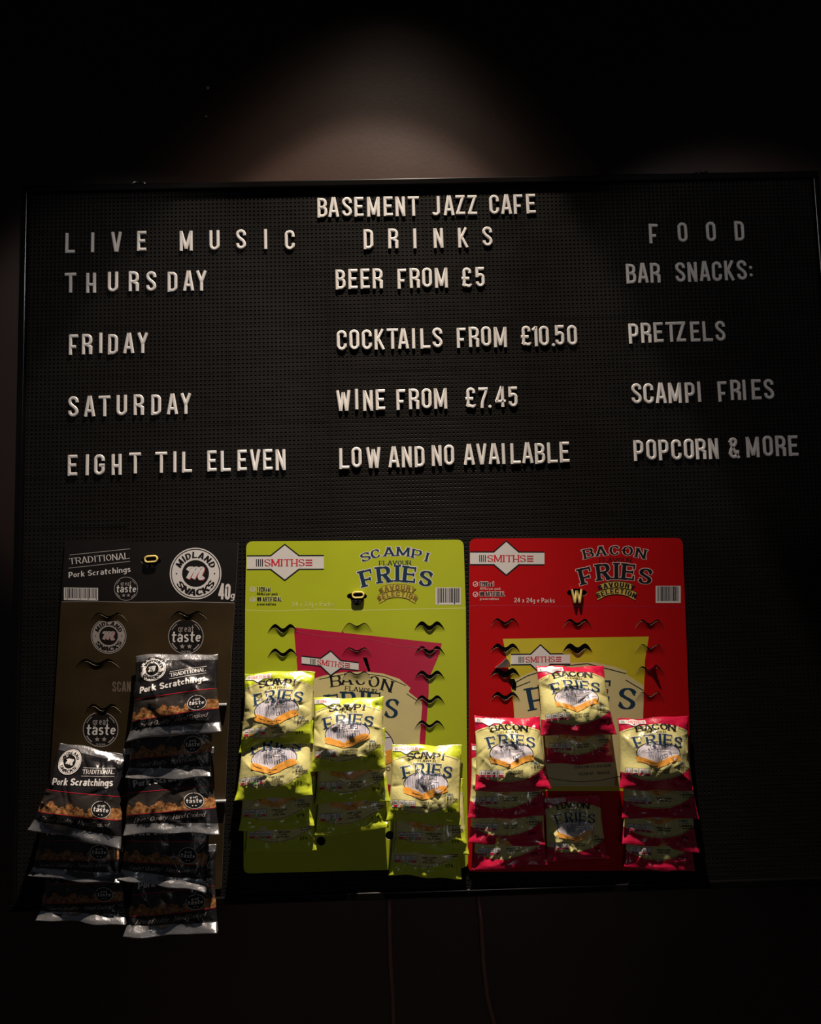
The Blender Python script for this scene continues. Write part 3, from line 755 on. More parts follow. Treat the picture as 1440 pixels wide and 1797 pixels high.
def banner(C, part, x0, x1, xc, dw, y0, y1, yt, yb, tx0, tx1, th, slope=0.0, bars=True, outline=M_ink):
    """white band with a diamond, a red serif name between small bars; pixel coordinates, y down"""
    sl = lambda x: (x-xc)*slope
    def P(x, y): return (x, -(y+sl(x)))
    C.put(part, ([P(x0, y0-2.4), P(x1, y0-2.4), P(x1, y1+2.4), P(x0, y1+2.4)], [(0, 1, 2, 3)]), outline, 0)
    C.put(part, ([P(xc-dw-4, (y0+y1)/2), P(xc, yt-3), P(xc+dw+4, (y0+y1)/2), P(xc, yb+3)], [(0, 1, 2, 3)]), outline, 1)
    C.put(part, ([P(x0, y0), P(x1, y0), P(x1, y1), P(x0, y1)], [(0, 1, 2, 3)]), M_white, 2)
    C.put(part, ([P(xc-dw, (y0+y1)/2), P(xc, yt), P(xc+dw, (y0+y1)/2), P(xc, yb)], [(0, 1, 2, 3)]), M_white, 3)
    ym = (y0+y1)/2
    C.put(part.replace('banner', 'lettering'), px_text('SMITHS', 'serif', tx0, ym+th/2+sl(tx0), tx1, ym+th/2+sl(tx1), th), M_redink, 5)
    bw = th*.95
    for i in range(4):
        x = tx0-3-bw+i*bw/3.4; C.put(part.replace('banner', 'lettering'), ([P(x, ym-th*.5), P(x+bw*.14, ym-th*.5), P(x+bw*.14, ym+th*.5), P(x, ym+th*.5)], [(0, 1, 2, 3)]), M_ink, 5)
    for i in range(3):
        y = ym-th*.42+i*th*.36; C.put(part.replace('banner', 'lettering'), ([P(tx1+2, y), P(tx1+2+bw, y), P(tx1+2+bw, y+th*.14), P(tx1+2, y+th*.14)], [(0, 1, 2, 3)]), M_redink, 5)
def barcode(C, x0, y0, x1, y1, seed, slope=0):
    r = random.Random(seed); sl = lambda x: (x-x0)*slope
    q = lambda a, b, c, d: ([(a, -(b+sl(a))), (c, -(b+sl(c))), (c, -(d+sl(c))), (a, -(d+sl(a)))], [(0, 1, 2, 3)])
    C.put('barcode', q(x0, y0, x1, y1), M_white, 1)
    x = x0+2.5
    while x < x1-3:
        w = r.choice((.7, .7, 1.2, 1.9)); C.put('barcode', q(x, y0+1, x+w, y1-(3.5 if r.random() < .8 else 1)), M_ink, 2); x += w+r.choice((.6, .8, 1.4))
def ribbon_banner(C, cx, cy, w, fill, ink):
    """arched scroll with two tails: SAVOURY / SELECTION"""
    R = 75; n = 10
    def arcp(a, r): t = a/w*.9; return (cx+math.sin(t)*r, -(cy+R-math.cos(t)*r))
    for top, bot, ww, lay in ((R+9, R-3, w*.78, 2), (R-2, R-14, w*.86, 3)):
        V = []; 
        for i in range(n+1):
            a = (-.5+i/n)*ww; V += [arcp(a, bot), arcp(a, top)]
        C.put('selection_scroll', (V, [(2*i, 2*i+1, 2*i+3, 2*i+2) for i in range(n)]), fill, lay)
        for rr in (top, bot):
            V2, F2 = line2([arcp((-.5+i/n)*ww, rr) for i in range(n+1)], .9); C.put('selection_scroll', (V2, F2), ink, lay+1)
    for sg in (-1, 1):
        x = cx+sg*w*.5; y = cy+13
        T = [(x-sg*9, -(y-8)), (x+sg*3, -(y-2)), (x-sg*1, -(y+4)), (x+sg*1, -(y+12)), (x-sg*11, -(y+6))]
        C.put('selection_scroll', (T, [(0, 1, 2, 3, 4)]), fill, 1)
        V2, F2 = line2(T+[T[0]], .8); C.put('selection_scroll', (V2, F2), ink, 2)
    o, tw = text2d('SAVOURY', 'cond'); C.put('selection_scroll', lay_arc(o, tw, (cx, -(cy+R)), R-.5, 90+24, 90-24, 8.0, sx=None), ink, 5)
    o, tw = text2d('SELECTION', 'cond'); C.put('selection_scroll', lay_arc(o, tw, (cx, -(cy+R)), R-12, 90+31, 90-31, 8.0), ink, 5)
def big_title(C, word, cs1, h1, w1, flav, cs2, h2, w2, ink, outl, part='title_lettering'):
    C.put(part, px_centres(word, 'serif', cs1, w1, h1, .16), outl, 0); C.put(part, px_centres(word, 'serif', cs1, w1, h1, .02), ink, 2)
    C.put(part, px_text('FLAVOUR', 'serif', *flav, .0), ink, 2)
    C.put(part, px_centres('FRIES', 'fat', cs2, w2, h2, .12), outl, 0); C.put(part, px_centres('FRIES', 'fat', cs2, w2, h2, .03), ink, 2)
def small_print(C, x, y, a, b, ink, outl, cp):
    for k, (t, font, h, L) in enumerate(((a, 'cond', 7.5, 24), (b, 'cond', 4.2, 36), ('NO ARTIFICIAL', 'cond', 7.5, 43), ('preservatives', 'cond', 4.2, 33))):
        yy = y+(3.5, 10, 21, 28)[k]
        if h > 5: C.put('small_lettering', px_text(t, font, x, yy, x+L, yy, h, .22), outl, 0)
        C.put('small_lettering', px_text(t, font, x, yy, x+L, yy, h, .03), ink if h > 5 else outl if outl is not M_pale else ink, 2)
    for yy in (y, y+18):
        C.put('small_lettering', neg(ring(x-8, yy, 4.2, 1.2, 16)), cp, 1)
        C.put('small_lettering', line2([(x-10, -yy), (x-8.5, -(yy+2)), (x-5.5, -(yy-2.2))], 1.0), cp, 1)

YC = -.0032      # front face of the cards
TH_C = .0014
# ---- green card
green = thing('snack_card', 'lime green cardboard snack display card hung in the middle of the board', 'display card', tuple(at(620, 1530, YC)), 'snack display cards')
g_out = rounded([(432, 950), (813, 947), (817, 1067), (821, 1523), (427, 1533), (430, 1071)], [12, 12, 0, 12, 12, 0])
pinkG = [(515, 1101), (775, 1129), (771, 1148), (757, 1180), (752, 1192), (752, 1216), (746, 1300), (740, 1400), (560, 1390), (535, 1300), (524, 1200)]
creamG = [(540, 1194), (566, 1186), (600, 1180), (640, 1178.5), (672, 1182), (700, 1191), (720, 1207), (716.5, 1214), (741, 1233), (736, 1300), (731, 1378), (566, 1374), (545, 1290)]
cols = {'L': (496, [1095, 1138, 1182]), 'M': (626, [1093, 1136, 1178]), 'R': (753.5, [1090, 1133.5, 1176.5, 1220, 1264, 1308])}
slots = []
for k, (cx, ys) in cols.items():
    for i, y in enumerate(ys):
        slots.append(crescent(cx, y, 54, {'L': (8, 7, 6), 'M': (2.0, 2.5, 2.5), 'R': (9, 7, 8, 7, 6, 6)}[k][i], {'L': 8, 'M': 5, 'R': 8}[k]))
holesG = [slot_hole(c) for c in slots]+[hook_hole(626, 1048), [(632, 1139), (637, 1139), (643, 1152), (650, 1178), (646, 1180), (638, 1160)],
          [p for p in neg(disc(563, -1476, 8, 16))[0]], [p for p in neg(disc(684, -1466, 8, 16))[0]]]
sheet('card_panel', g_out, [(pinkG, M_crim), (creamG, M_cream)], holesG, YC, TH_C, M_green, M_raw, green)
for c in slots:
    tab(c, [M_green, M_crim, M_cream], lambda q: 2 if inside(q, creamG) else (1 if inside(q, pinkG) else 0), YC, green)
C = Card(YC)
C.put('fold_crease', line2([(430.5, -1070.5), (480, -1072.5), (560, -1069), (640, -1071), (720, -1069), (817, -1067)], 1.1), M_pale, 0)
banner(C, 'brand_banner', 433, 568, 499.5, 38, 976.5, 998, 957, 1017, 464, 534, 12.5, -.004)
big_title(C, 'SCAMPI', [(641, 977, .26), (659, 971.5, .16), (682, 968, .05), (707, 968, -.06), (731, 972, -.17), (749, 977.5, -.26)], 15, 21.5,
          (665, 991.5, 721, 991, 7.5), [(643, 1014, .26), (673, 1008, .12), (697, 1006, .0), (718, 1008, -.10), (747, 1015, -.26)], 28, 29, M_navy, M_white)
ribbon_banner(C, 697, 1034, 62, M_goldlime, mat('brown_ink', (.20, .12, .02), .5))
barcode(C, 764, 1031, 808, 1061, 3)
small_print(C, 451, 1034, '132Kcal', '554kJ per pack', M_ink, M_pale, M_white)
C.put('small_lettering', px_text('24 x 27g e Packs', 'sans', 512, 1064.5, 585, 1064, 8), M_pale, 1)
banner(C, 'brand_banner#2', 529, 629, 580, 24, 1158.5, 1170, 1144, 1184, 556, 603, 9.5, .115)
C.put('packet_lettering', px_centres('BACON', 'serif', [(589, 1195, .10), (608, 1191.5, .03), (633, 1192, -.04), (656, 1196, -.14), (679, 1203, -.25)], 24, 20), M_ink, 1)
C.put('packet_lettering', px_text('FLAVOUR', 'serif', 605, 1211, 661, 1217, 7.5), M_ink, 1)
C.put('packet_lettering', px_centres('FRIES', 'fat', [(583, 1236, .12), (612, 1231, .05), (636, 1230, 0), (655, 1232, -.06), (687, 1243, -.22)], 31, 36), M_navy, 1)
C.put('packet_picture', disc(612, -1312, 79, 36, 50), M_lilac, 1); C.put('packet_picture', ring(612, -1312, 79, 1.6, 44, 50), M_ink, 2)
C.put('packet_picture', line2([(540, -1300), (600, -1302), (684, -1294)], 1), M_ink, 3)
C.put('packet_picture', line2([(560, -1338), (612, -1352), (690, -1325)], 22), M_orange, 4)
C.put('packet_lettering', ring(681, -1331, 3.4, 1, 14), M_ink, 2); C.put('packet_lettering', ring(681, -1349, 3.4, 1, 14), M_ink, 2)
C.put('packet_border', line2([(560, -1192), (600, -1184), (642, -1182.5), (675, -1187), (712, -1203)], 1.0), M_ink, 1)
C.put('packet_border', line2([(713, -1217), (741, -1236)], 1.0), M_ink, 1)
C.put('packet_border', line2([(519, -1108), (560, -1116), (640, -1120), (700, -1134), (770, -1140)], .7), M_pink, 1)
C.build(green)

# ---- red card
red = thing('snack_card', 'red cardboard snack display card hung to the right of the green card', 'display card', tuple(at(1015, 1530, YC)), 'snack display cards')
r_out = rounded([(824, 945), (1197, 944), (1202, 1066), (1209, 1260), (1214, 1527), (821, 1530), (823, 1063)], [12, 12, 0, 0, 12, 12, 0])
yelR = [(882, 1121), (1138, 1117), (1131, 1160), (1128, 1262), (1120, 1388), (905, 1388), (902, 1258), (900, 1230), (893, 1180)]
crR = [(903, 1192), (930, 1180), (960, 1169), (1000, 1163), (1040, 1162), (1080, 1170), (1100, 1178), (1097, 1182), (1129, 1203), (1128, 1262), (1119, 1380), (907, 1380), (902, 1258)]
slots = []
for cx, ys, gs in ((886, [1085, 1129, 1172, 1214], (4, 9, 12, 8)), (1013, [1086, 1129], (5, 12)), (1140, [1087, 1130, 1169, 1214], (3, 1.5, 3, 1.5))):
    for y, g_ in zip(ys, gs): slots.append(crescent(cx, y, 53, g_, 7))
holesR = [slot_hole(c) for c in slots]+[hook_hole(1012, 1042), [(890, 1172), (897, 1180), (906, 1200), (905, 1213), (898, 1210), (893, 1192)]]
sheet('card_panel', r_out, [(yelR, M_yell), (crR, M_cream)], holesR, YC, TH_C, M_red, M_raw, red)
for c in slots:
    tab(c, [M_red, M_yell, M_cream], lambda q: 2 if inside(q, crR) else (1 if inside(q, yelR) else 0), YC, red, .0016)
# torn tongue of the left column and the bent one on the right
for P, m in (([(868, 1172), (880, 1163), (888, 1155), (893, 1160), (896, 1170), (884, 1171)], M_white), ([(1135, 1176), (1143, 1172), (1150, 1165), (1154, 1168), (1150, 1174), (1141, 1179)], M_crim)):
    V = at_np(P, [YC-.001, YC-.004, YC-.009, YC-.009, YC-.002, YC-.001])
    B = V.copy(); B[:, 1] += .0008
    link_mesh('torn_flap', np.vstack([V, B]), [tuple(range(6)), tuple(range(11, 5, -1))]+[(i, (i+1) % 6, (i+1) % 6+6, i+6) for i in range(6)], m, red)
C = Card(YC)
C.put('fold_crease', line2([(823.5, -1063), (900, -1062), (980, -1064), (1080, -1063.5), (1202, -1066)], 1.0), M_crim, 0)
banner(C, 'brand_banner', 824.5, 955, 888, 33, 970, 990, 951, 1008, 855, 922, 12, .002)
outl = mat('pale_red_outline', (.62, .42, .40), .4)
big_title(C, 'BACON', [(1032, 971, .22), (1054, 967, .10), (1078, 965.5, 0), (1101, 966.5, -.10), (1124, 971, -.20)], 16, 22,
          (1051, 986, 1108, 986, 7), [(1027, 1010, .26), (1058, 1003.5, .12), (1081, 1002, 0), (1102, 1003.5, -.10), (1132, 1011, -.24)], 28, 29, M_ink, outl)
ribbon_banner(C, 1081, 1029, 66, M_gold, M_ink)
barcode(C, 1150, 1028, 1194, 1058, 8)
small_print(C, 842, 1025, '119Kcal', '497kJ per pack', M_ink, outl, M_white)
C.put('small_lettering', px_text('24 x 24g e Packs', 'sans', 902, 1057, 973, 1057.5, 8), M_white, 1)
banner(C, 'brand_banner#2', 896, 1000, 948, 25, 1149, 1165, 1133, 1181, 922, 973, 10, -.012)
C.put('packet_border', line2([(905, -1197), (925, -1186), (975, -1170), (1030, -1164.5), (1098, -1182)], 1.4), M_ink, 1)
C.put('packet_border', line2([(1097, -1193), (1129, -1212)], 1.4), M_ink, 1)
C.put('packet_border', line2([(905, -1206), (930, -1196)], 1.4), M_ink, 1)
C.put('packet_lettering', px_text('BACON FLAVOUR', 'sans', 1008, 1349, 1072, 1346, 5), M_ink, 1)
C.put('packet_lettering', px_text('CEREAL SNACK', 'sans', 1016, 1361, 1070, 1358, 5), M_ink, 1)
C.put('packet_border', line2([(950, -1362), (975, -1368), (1010, -1372), (1050, -1370), (1090, -1362)], 1), M_ink, 1)
C.put('packet_lettering', px_centres('FRIES', 'fat', [(940, 1225, .2), (985, 1212, .08), (1020, 1208, 0), (1055, 1212, -.08), (1100, 1226, -.2)], 40, 40), M_navy, 1)
C.build(red)

# ---- black pork card
pork = thing('snack_card', 'black and brown snack display card hung at the left of the board', 'display card', tuple(at(240, 1560, YC)), 'snack display cards')
p_out = rounded([(114, 949), (418, 952), (412, 1057), (407, 1130), (395, 1400), (388, 1560), (76, 1560), (96, 1230), (107, 1056)], [3, 3, 0, 0, 0, 3, 3, 0, 0])
body = [(107, 1056), (412, 1058), (407, 1130), (395, 1400), (388, 1560), (76, 1560), (96, 1230)]
slots = [crescent(190, 1075, 68, 3, 6), crescent(330, 1072, 68, 4, 6), crescent(170, 1156, 80, 5, 7), crescent(180, 1235, 66, 5, 8), crescent(316, 1156, 60, 4, 6)]
holesP = [slot_hole(c) for c in slots]+[hook_hole(265, 986)]
sheet('card_panel', p_out, [(body, M_browncard)], holesP, YC, TH_C, M_blackcard, M_grey, pork)
for c in slots: tab(c, [M_browncard], lambda q: 0, YC, pork, .0016)
C = Card(YC)
C.put('fold_crease', line2([(108, -1056), (175, -1055.5), (240, -1057), (330, -1056), (411, -1058)], .9), M_grey, 0)
C.put('title_lettering', line2([(122, -974), (228.5, -963)], 1.1), M_grey, 0); C.put('title_lettering', line2([(120.5, -997), (228, -985)], 1.1), M_grey, 0)
C.put('title_lettering', px_text('TRADITIONAL', 'flare', 122.5, 990.5, 227, 980.5, 11), M_white, 1)
C.put('title_lettering', px_text('Pork Scratchings', 'bold', 120.5, 1014, 229, 1003.5, 10), M_white, 1)
barcode(C, 112, 1031, 172, 1053, 5, .012)
def taste_badge(C, cx, cy, R, part='taste_badge', ink=M_grey, fill=M_blackcard, year=True):
    C.put(part, disc(cx, -cy, R, 36), fill, 0); C.put(part, ring(cx, -cy, R-.6, max(.8, R*.045), 40), ink, 1)
    for a0, a1 in ((125, 155), (25, 55)):
        C.put(part, line2([(cx+R*.86*math.cos(math.radians(a)), -cy+R*.86*math.sin(math.radians(a))) for a in range(a0, a1+1, 6)], R*.04), ink, 1)
    C.put(part, line2([(cx+R*.86*math.cos(math.radians(a)), -cy+R*.86*math.sin(math.radians(a))) for a in list(range(205, 241, 6))], R*.07), ink, 1)
    C.put(part, line2([(cx+R*.86*math.cos(math.radians(a)), -cy+R*.86*math.sin(math.radians(a))) for a in list(range(300, 336, 6))], R*.07), ink, 1)
    C.put(part, px_text('great', 'sans', cx-R*.45, cy-R*.26, cx+R*.45, cy-R*.26, R*.40), ink, 2)
    C.put(part, px_text('taste', 'bold', cx-R*.82, cy+R*.30, cx+R*.84, cy+R*.30, R*.62), M_white if ink is M_grey else ink, 2)
    for sx in (-.2, .2):
        S = [(cx+R*sx+R*.16*(1 if i % 2 == 0 else .42)*math.sin(i*math.pi/5), -(cy+R*.56)+R*.16*(1 if i % 2 == 0 else .42)*math.cos(i*math.pi/5)) for i in range(10)]
        C.put(part, (S, [tuple(range(10))]), ink, 2)
    if year: C.put(part, px_text('2019', 'sans', cx-R*.26, cy+R*.95, cx+R*.26, cy+R*.95, R*.15), ink, 2)
def round_logo(C, cx, cy, R, part='round_badge', pale=M_white, dark=M_blackcard):
    C.put(part, disc(cx, -cy, R*1.03, 44), dark, 0)
    C.put(part, ring(cx, -cy, R*.985, R*.045, 48), pale, 2)
    C.put(part, ring(cx, -cy, R*.725, R*.40, 48), pale, 2)
    o, tw = text2d('MIDLAND', 'bold', .03); C.put(part, lay_arc(o, tw, (cx, -cy), R*.61, 160, 20, R*.24, True), dark, 4)
    o, tw = text2d('SNACKS', 'bold', .03); C.put(part, lay_arc(o, tw, (cx, -cy), R*.85, 207, 333, R*.24, False), dark, 4)
    for sg in (-1, 1): C.put(part, disc(cx+sg*R*.74, -cy-0, R*.03, 10), dark, 4)
    C.put(part, script_m(cx+R*.015, -cy-R*.015, R*.44, R*.15), M_pink, 4)
    C.put(part, script_m(cx, -cy, R*.44, R*.13), pale, 5)
round_logo(C, 343, 1006.5, 45); round_logo(C, 190.5, 1116, 31, 'round_badge#2', pale=M_grey)
taste_badge(C, 221, 1033, 21, year=False); taste_badge(C, 326, 1117, 31, 'taste_badge#2'); taste_badge(C, 176.5, 1280, 31, 'taste_badge#3')
C.put('weight_lettering', px_text('40', 'cond', 383, 1051, 403, 1052, 27, .04), M_white, 1); C.put('weight_lettering', px_text('g', 'bold', 404, 1050, 411, 1050.5, 13), M_white, 1)
C.put('scan_lettering', px_text('SCAN FOR', 'cond', 197, 1214, 258, 1214, 18), mat('dim_print', (.13, .10, .07), .5), 1)
C.build(pork)

# silver strips at the right edge of the black card
for k, (x, y, lab) in enumerate(((386, 1237, 'short silver strip sticking out of the black card edge, upper one'), (385, 1406, 'short silver strip sticking out of the black card edge, lower one'))):
    a, b = at(x-14, y, YC-.004), at(x+11.5, y, YC-.004)
    mb = MB(); mb.box((a.x, YC-.0070, a.z-.0018), (b.x, YC-.0008, a.z+.0018), .0009)
    tag(mb.build('silver_strip', mat('bright_strip', (.75, .76, .8), .3, metal=.6)), lab, 'strip', 'silver strips at the black card')

# yellow letters used as pins through the hanging holes
def pin_letter(ch, cx, cy, w, h, rot, label, s):
    mb = letter_mesh(ch, w, h, s, .0032)
    mb.v = [(x-w/2, y, z-h/2) for x, y, z in mb.v]
    # peg going back to the board
    mb.box((-.0011, -.0006, h*.30), (.0011, .0034+.0018, h*.30+.002)) if ch == 'W' else mb.box((-w/2+s*.2, -.0006, -.001), (-w/2+s*.9, .0034+.0018, .001))
    me = bpy.data.meshes.new('board_letter'); me.from_pydata(mb.v, [], mb.f); me.materials.append(M_yletter); me.update()
    o = bpy.data.objects.new('board_letter', me); COL.objects.link(o)
    c = at(cx, cy, YC-.003); o.location = (c.x, YC-.0016, c.z); o.rotation_euler = (0, rot, 0)
    tag(o, label, 'letter', 'yellow letters pinning the cards')
pin_letter('O', 265, 981, .0125, .0235, math.radians(88), 'small yellow letter O lying sideways, pinning the black card to the board', .0028)
pin_letter('O', 628, 1044, .0120, .0215, math.radians(90), 'small yellow letter O lying sideways, pinning the green card to the board', .0028)
pin_letter('W', 1012, 1046, .0195, .0225, 0, 'small yellow letter W pinning the red card to the board', .0038)

# ------------------------------------------------------------------ snack bags
class Bag:
    def __init__(s, quad, d_top, d_bot, bulge, seed, kick=.003):
        s.kick = kick
        s.rs = np.random.RandomState(seed)
        TL, TR, BR, BL = quad
        s.c = [np.array(at(*BL, -d_bot)), np.array(at(*BR, -d_bot)), np.array(at(*TR, -d_top)), np.array(at(*TL, -d_top))]
        n = np.cross(s.c[1]-s.c[0], s.c[3]-s.c[0]); n /= np.linalg.norm(n)
        if n[1] > 0: n = -n
        s.n = n; s.bulge = bulge
        r = s.rs
        s.cr = []
        for _ in range(30):       # creases: (u, v, angle, length, width, height)
            s.cr.append((r.uniform(.03, .97), r.uniform(.05, .95), r.uniform(0, math.pi), r.uniform(.08, .30), r.uniform(.016, .034), r.choice([-1, 1])*r.uniform(.0012, .0040)))
        for e in (0.07, .93):     # short pleats running away from the seals
            for _ in range(9):
                s.cr.append((r.uniform(.02, .98), e+(.08 if e < .5 else -.08), math.pi/2+r.uniform(-.5, .5), r.uniform(.07, .17), r.uniform(.010, .022), r.choice([-1, 1, 1])*r.uniform(.0015, .0042)))
        s.ph = r.uniform(0, 6.28, 6)
        s.wave = r.uniform(.0012, .0034)
        s.nu, s.nv = 64, 80
        gu, gv = np.meshgrid(np.linspace(0, 1, s.nu), np.linspace(0, 1, s.nv))
        s.gd = s.depth(gu.ravel(), gv.ravel()).reshape(s.nv, s.nu)
    def depth(s, u, v):
        sk = .30
        t = .5+.5*(np.clip(v, sk, 1)-sk)/(1-sk)          # fullest well below the middle, falling back steeply under it
        fv = np.where(v < sk, np.sin(math.pi/2*np.clip(v/sk, 0, 1))**.9, np.clip(1-np.abs(2*t-1)**2.2, 0, 1)**.8)
        fu = np.clip(1-np.abs(2*u-1)**3.2, 0, 1)**.70
        d = s.bulge*fu*fv
        body = np.clip((np.minimum(v, 1-v)-.05)/.08, 0, 1)
        side = np.clip(np.minimum(u, 1-u)/.03, 0, 1)
        w = np.zeros_like(u)
        for cu, cv, an, L, wd, hh in s.cr:
            du, dv = u-cu, v-cv
            a = du*math.cos(an)+dv*math.sin(an); b = -du*math.sin(an)+dv*math.cos(an)
            w += hh*np.exp(-np.abs(b)/wd)*np.clip(1-np.abs(a)/L, 0, 1)
        d = d+w*body*side
        d = d+body*side*s.bulge*.10*(np.sin(u*9+v*4+s.ph[3])*np.sin(v*11+s.ph[4])+.5*np.sin(u*17-v*6+s.ph[5]))
        seal = 1-body
        d = d+s.kick*np.clip(1-v/.13, 0, 1)**1.3
        d = d+seal*s.wave*(np.sin(u*7+s.ph[0]+v*2)+.6*np.sin(u*15+s.ph[1]))*np.where(v < .5, 1., .6)
        d = d+seal*.00022*np.sin(v*2*math.pi*85)
        return d
    def P(s, u, v, off=0.0):
        u = np.asarray(u, float); v = np.asarray(v, float)
        uu = .5+(u-.5)*(1-.055*np.sin(math.pi*np.clip(v, 0, 1))**.7)
        vv = v+(.013*np.sin(u*5+s.ph[2])+.007*np.sin(u*13+s.ph[0]))*np.abs(2*v-1)**3
        c = s.c
        B = (c[0][None]*((1-uu)*(1-vv))[:, None]+c[1][None]*(uu*(1-vv))[:, None]+c[2][None]*(uu*vv)[:, None]+c[3][None]*((1-uu)*vv)[:, None])
        d = s.dep(u, v)
        return B+s.n[None]*(d+off)[:, None]
    def dep(s, u, v):
        x = np.clip(u, 0, 1)*(s.nu-1); y = np.clip(v, 0, 1)*(s.nv-1)
        i = np.minimum(x.astype(int), s.nu-2); j = np.minimum(y.astype(int), s.nv-2); fx, fy = x-i, y-j; g = s.gd
        return g[j, i]*(1-fx)*(1-fy)+g[j, i+1]*fx*(1-fy)+g[j+1, i]*(1-fx)*fy+g[j+1, i+1]*fx*fy
    def N(s, u, v):
        e = .016; u = np.clip(u, e, 1-e); v = np.clip(v, e, 1-e)
        a = s.P(u+e, v)-s.P(u-e, v); b = s.P(u, v+e)-s.P(u, v-e); n = np.cross(a, b)
        n /= np.linalg.norm(n, axis=1)[:, None]
        return np.where((n@s.n)[:, None] < 0, -n, n)
    def body(s, m, parent):
        nu, nv = s.nu, s.nv
        u, v = np.meshgrid(np.linspace(0, 1, nu), np.linspace(0, 1, nv)); u, v = u.ravel(), v.ravel()
        A = s.P(u, v); n = len(u)
        t = (1-np.abs(2*u-1)**3)*(1-np.abs(2*v-1)**4)
        Bk = s.P(u, v)-s.n[None]*(s.dep(u, v)*1.0+.0003)[:, None]-s.n[None]*(s.bulge*.22*t)[:, None]
        Fs = []
        for j in range(nv-1):
            for i in range(nu-1):
                a = j*nu+i; Fs.append((a, a+1, a+nu+1, a+nu))
        F2 = [tuple(reversed([q+n for q in f])) for f in Fs]
        E2 = []
        for i in range(nu-1): E2 += [(i+1, i, i+n, i+1+n), ((nv-1)*nu+i, (nv-1)*nu+i+1, (nv-1)*nu+i+1+n, (nv-1)*nu+i+n)]
        for j in range(nv-1): E2 += [(j*nu, (j+1)*nu, (j+1)*nu+n, j*nu+n), ((j+1)*nu+nu-1, j*nu+nu-1, j*nu+nu-1+n, (j+1)*nu+nu-1+n)]
        uv = np.stack([np.concatenate([u, u]), np.concatenate([v, v])], 1)
        return link_mesh('pouch', np.vstack([A, Bk]), Fs+F2+E2, m, parent, smooth=True, uv=uv)
class BagPrint:
    """prints laid out in bag millimetres (a 118 x b 138, b up), wrapped on the bag face"""
    def __init__(s, bag): s.b = bag; s.parts = {}
    def put(s, part, VF, m, layer=0): s.parts.setdefault(part, []).append((VF[0], ccw(VF[0], VF[1]), m, layer))
    def build(s, parent):
        for part, items in s.parts.items():
            NN = []; mats = []; mb = MB()
            for V, Fs, m, layer in items:
                if m not in mats: mats.append(m)
                A = np.array(V, float); u = np.clip(A[:, 0]/118, .003, .997); v = np.clip(A[:, 1]/138, .003, .997)
                mb.add(s.b.P(u, v, .00050+.00008*layer+.000004*ranks(len(V), Fs)), Fs, mats.index(m)); NN.append(s.b.N(u, v))
            o = mb.build(part, mats, parent, smooth=True)
            o.data.normals_split_custom_set_from_vertices([tuple(q) for q in np.vstack(NN)])
def grid_rect(x0, y0, x1, y1, st=3.5, shear=0.0):
    nx = max(1, int(abs(x1-x0)/st)); ny = max(1, int(abs(y1-y0)/st))
    V = [(x0+(x1-x0)*i/nx, y0+(y1-y0)*j/ny+(x1-x0)*i/nx*shear) for j in range(ny+1) for i in range(nx+1)]
    return V, [(j*(nx+1)+i, j*(nx+1)+i+1, (j+1)*(nx+1)+i+1, (j+1)*(nx+1)+i) for j in range(ny) for i in range(nx)]
def grid_disc(cx, cy, r, ry=None, n=28, k=5):
    ry = ry or r; V = [(cx, cy)]; Fs = []
    for a in range(1, k+1):
        for i in range(n): t = 2*math.pi*i/n; V.append((cx+r*a/k*math.cos(t), cy+ry*a/k*math.sin(t)))
    for i in range(n): Fs.append((0, 1+i, 1+(i+1) % n))
    for a in range(1, k):
        for i in range(n): p, q = 1+(a-1)*n, 1+a*n; Fs.append((p+i, q+i, q+(i+1) % n, p+(i+1) % n))
    return V, Fs
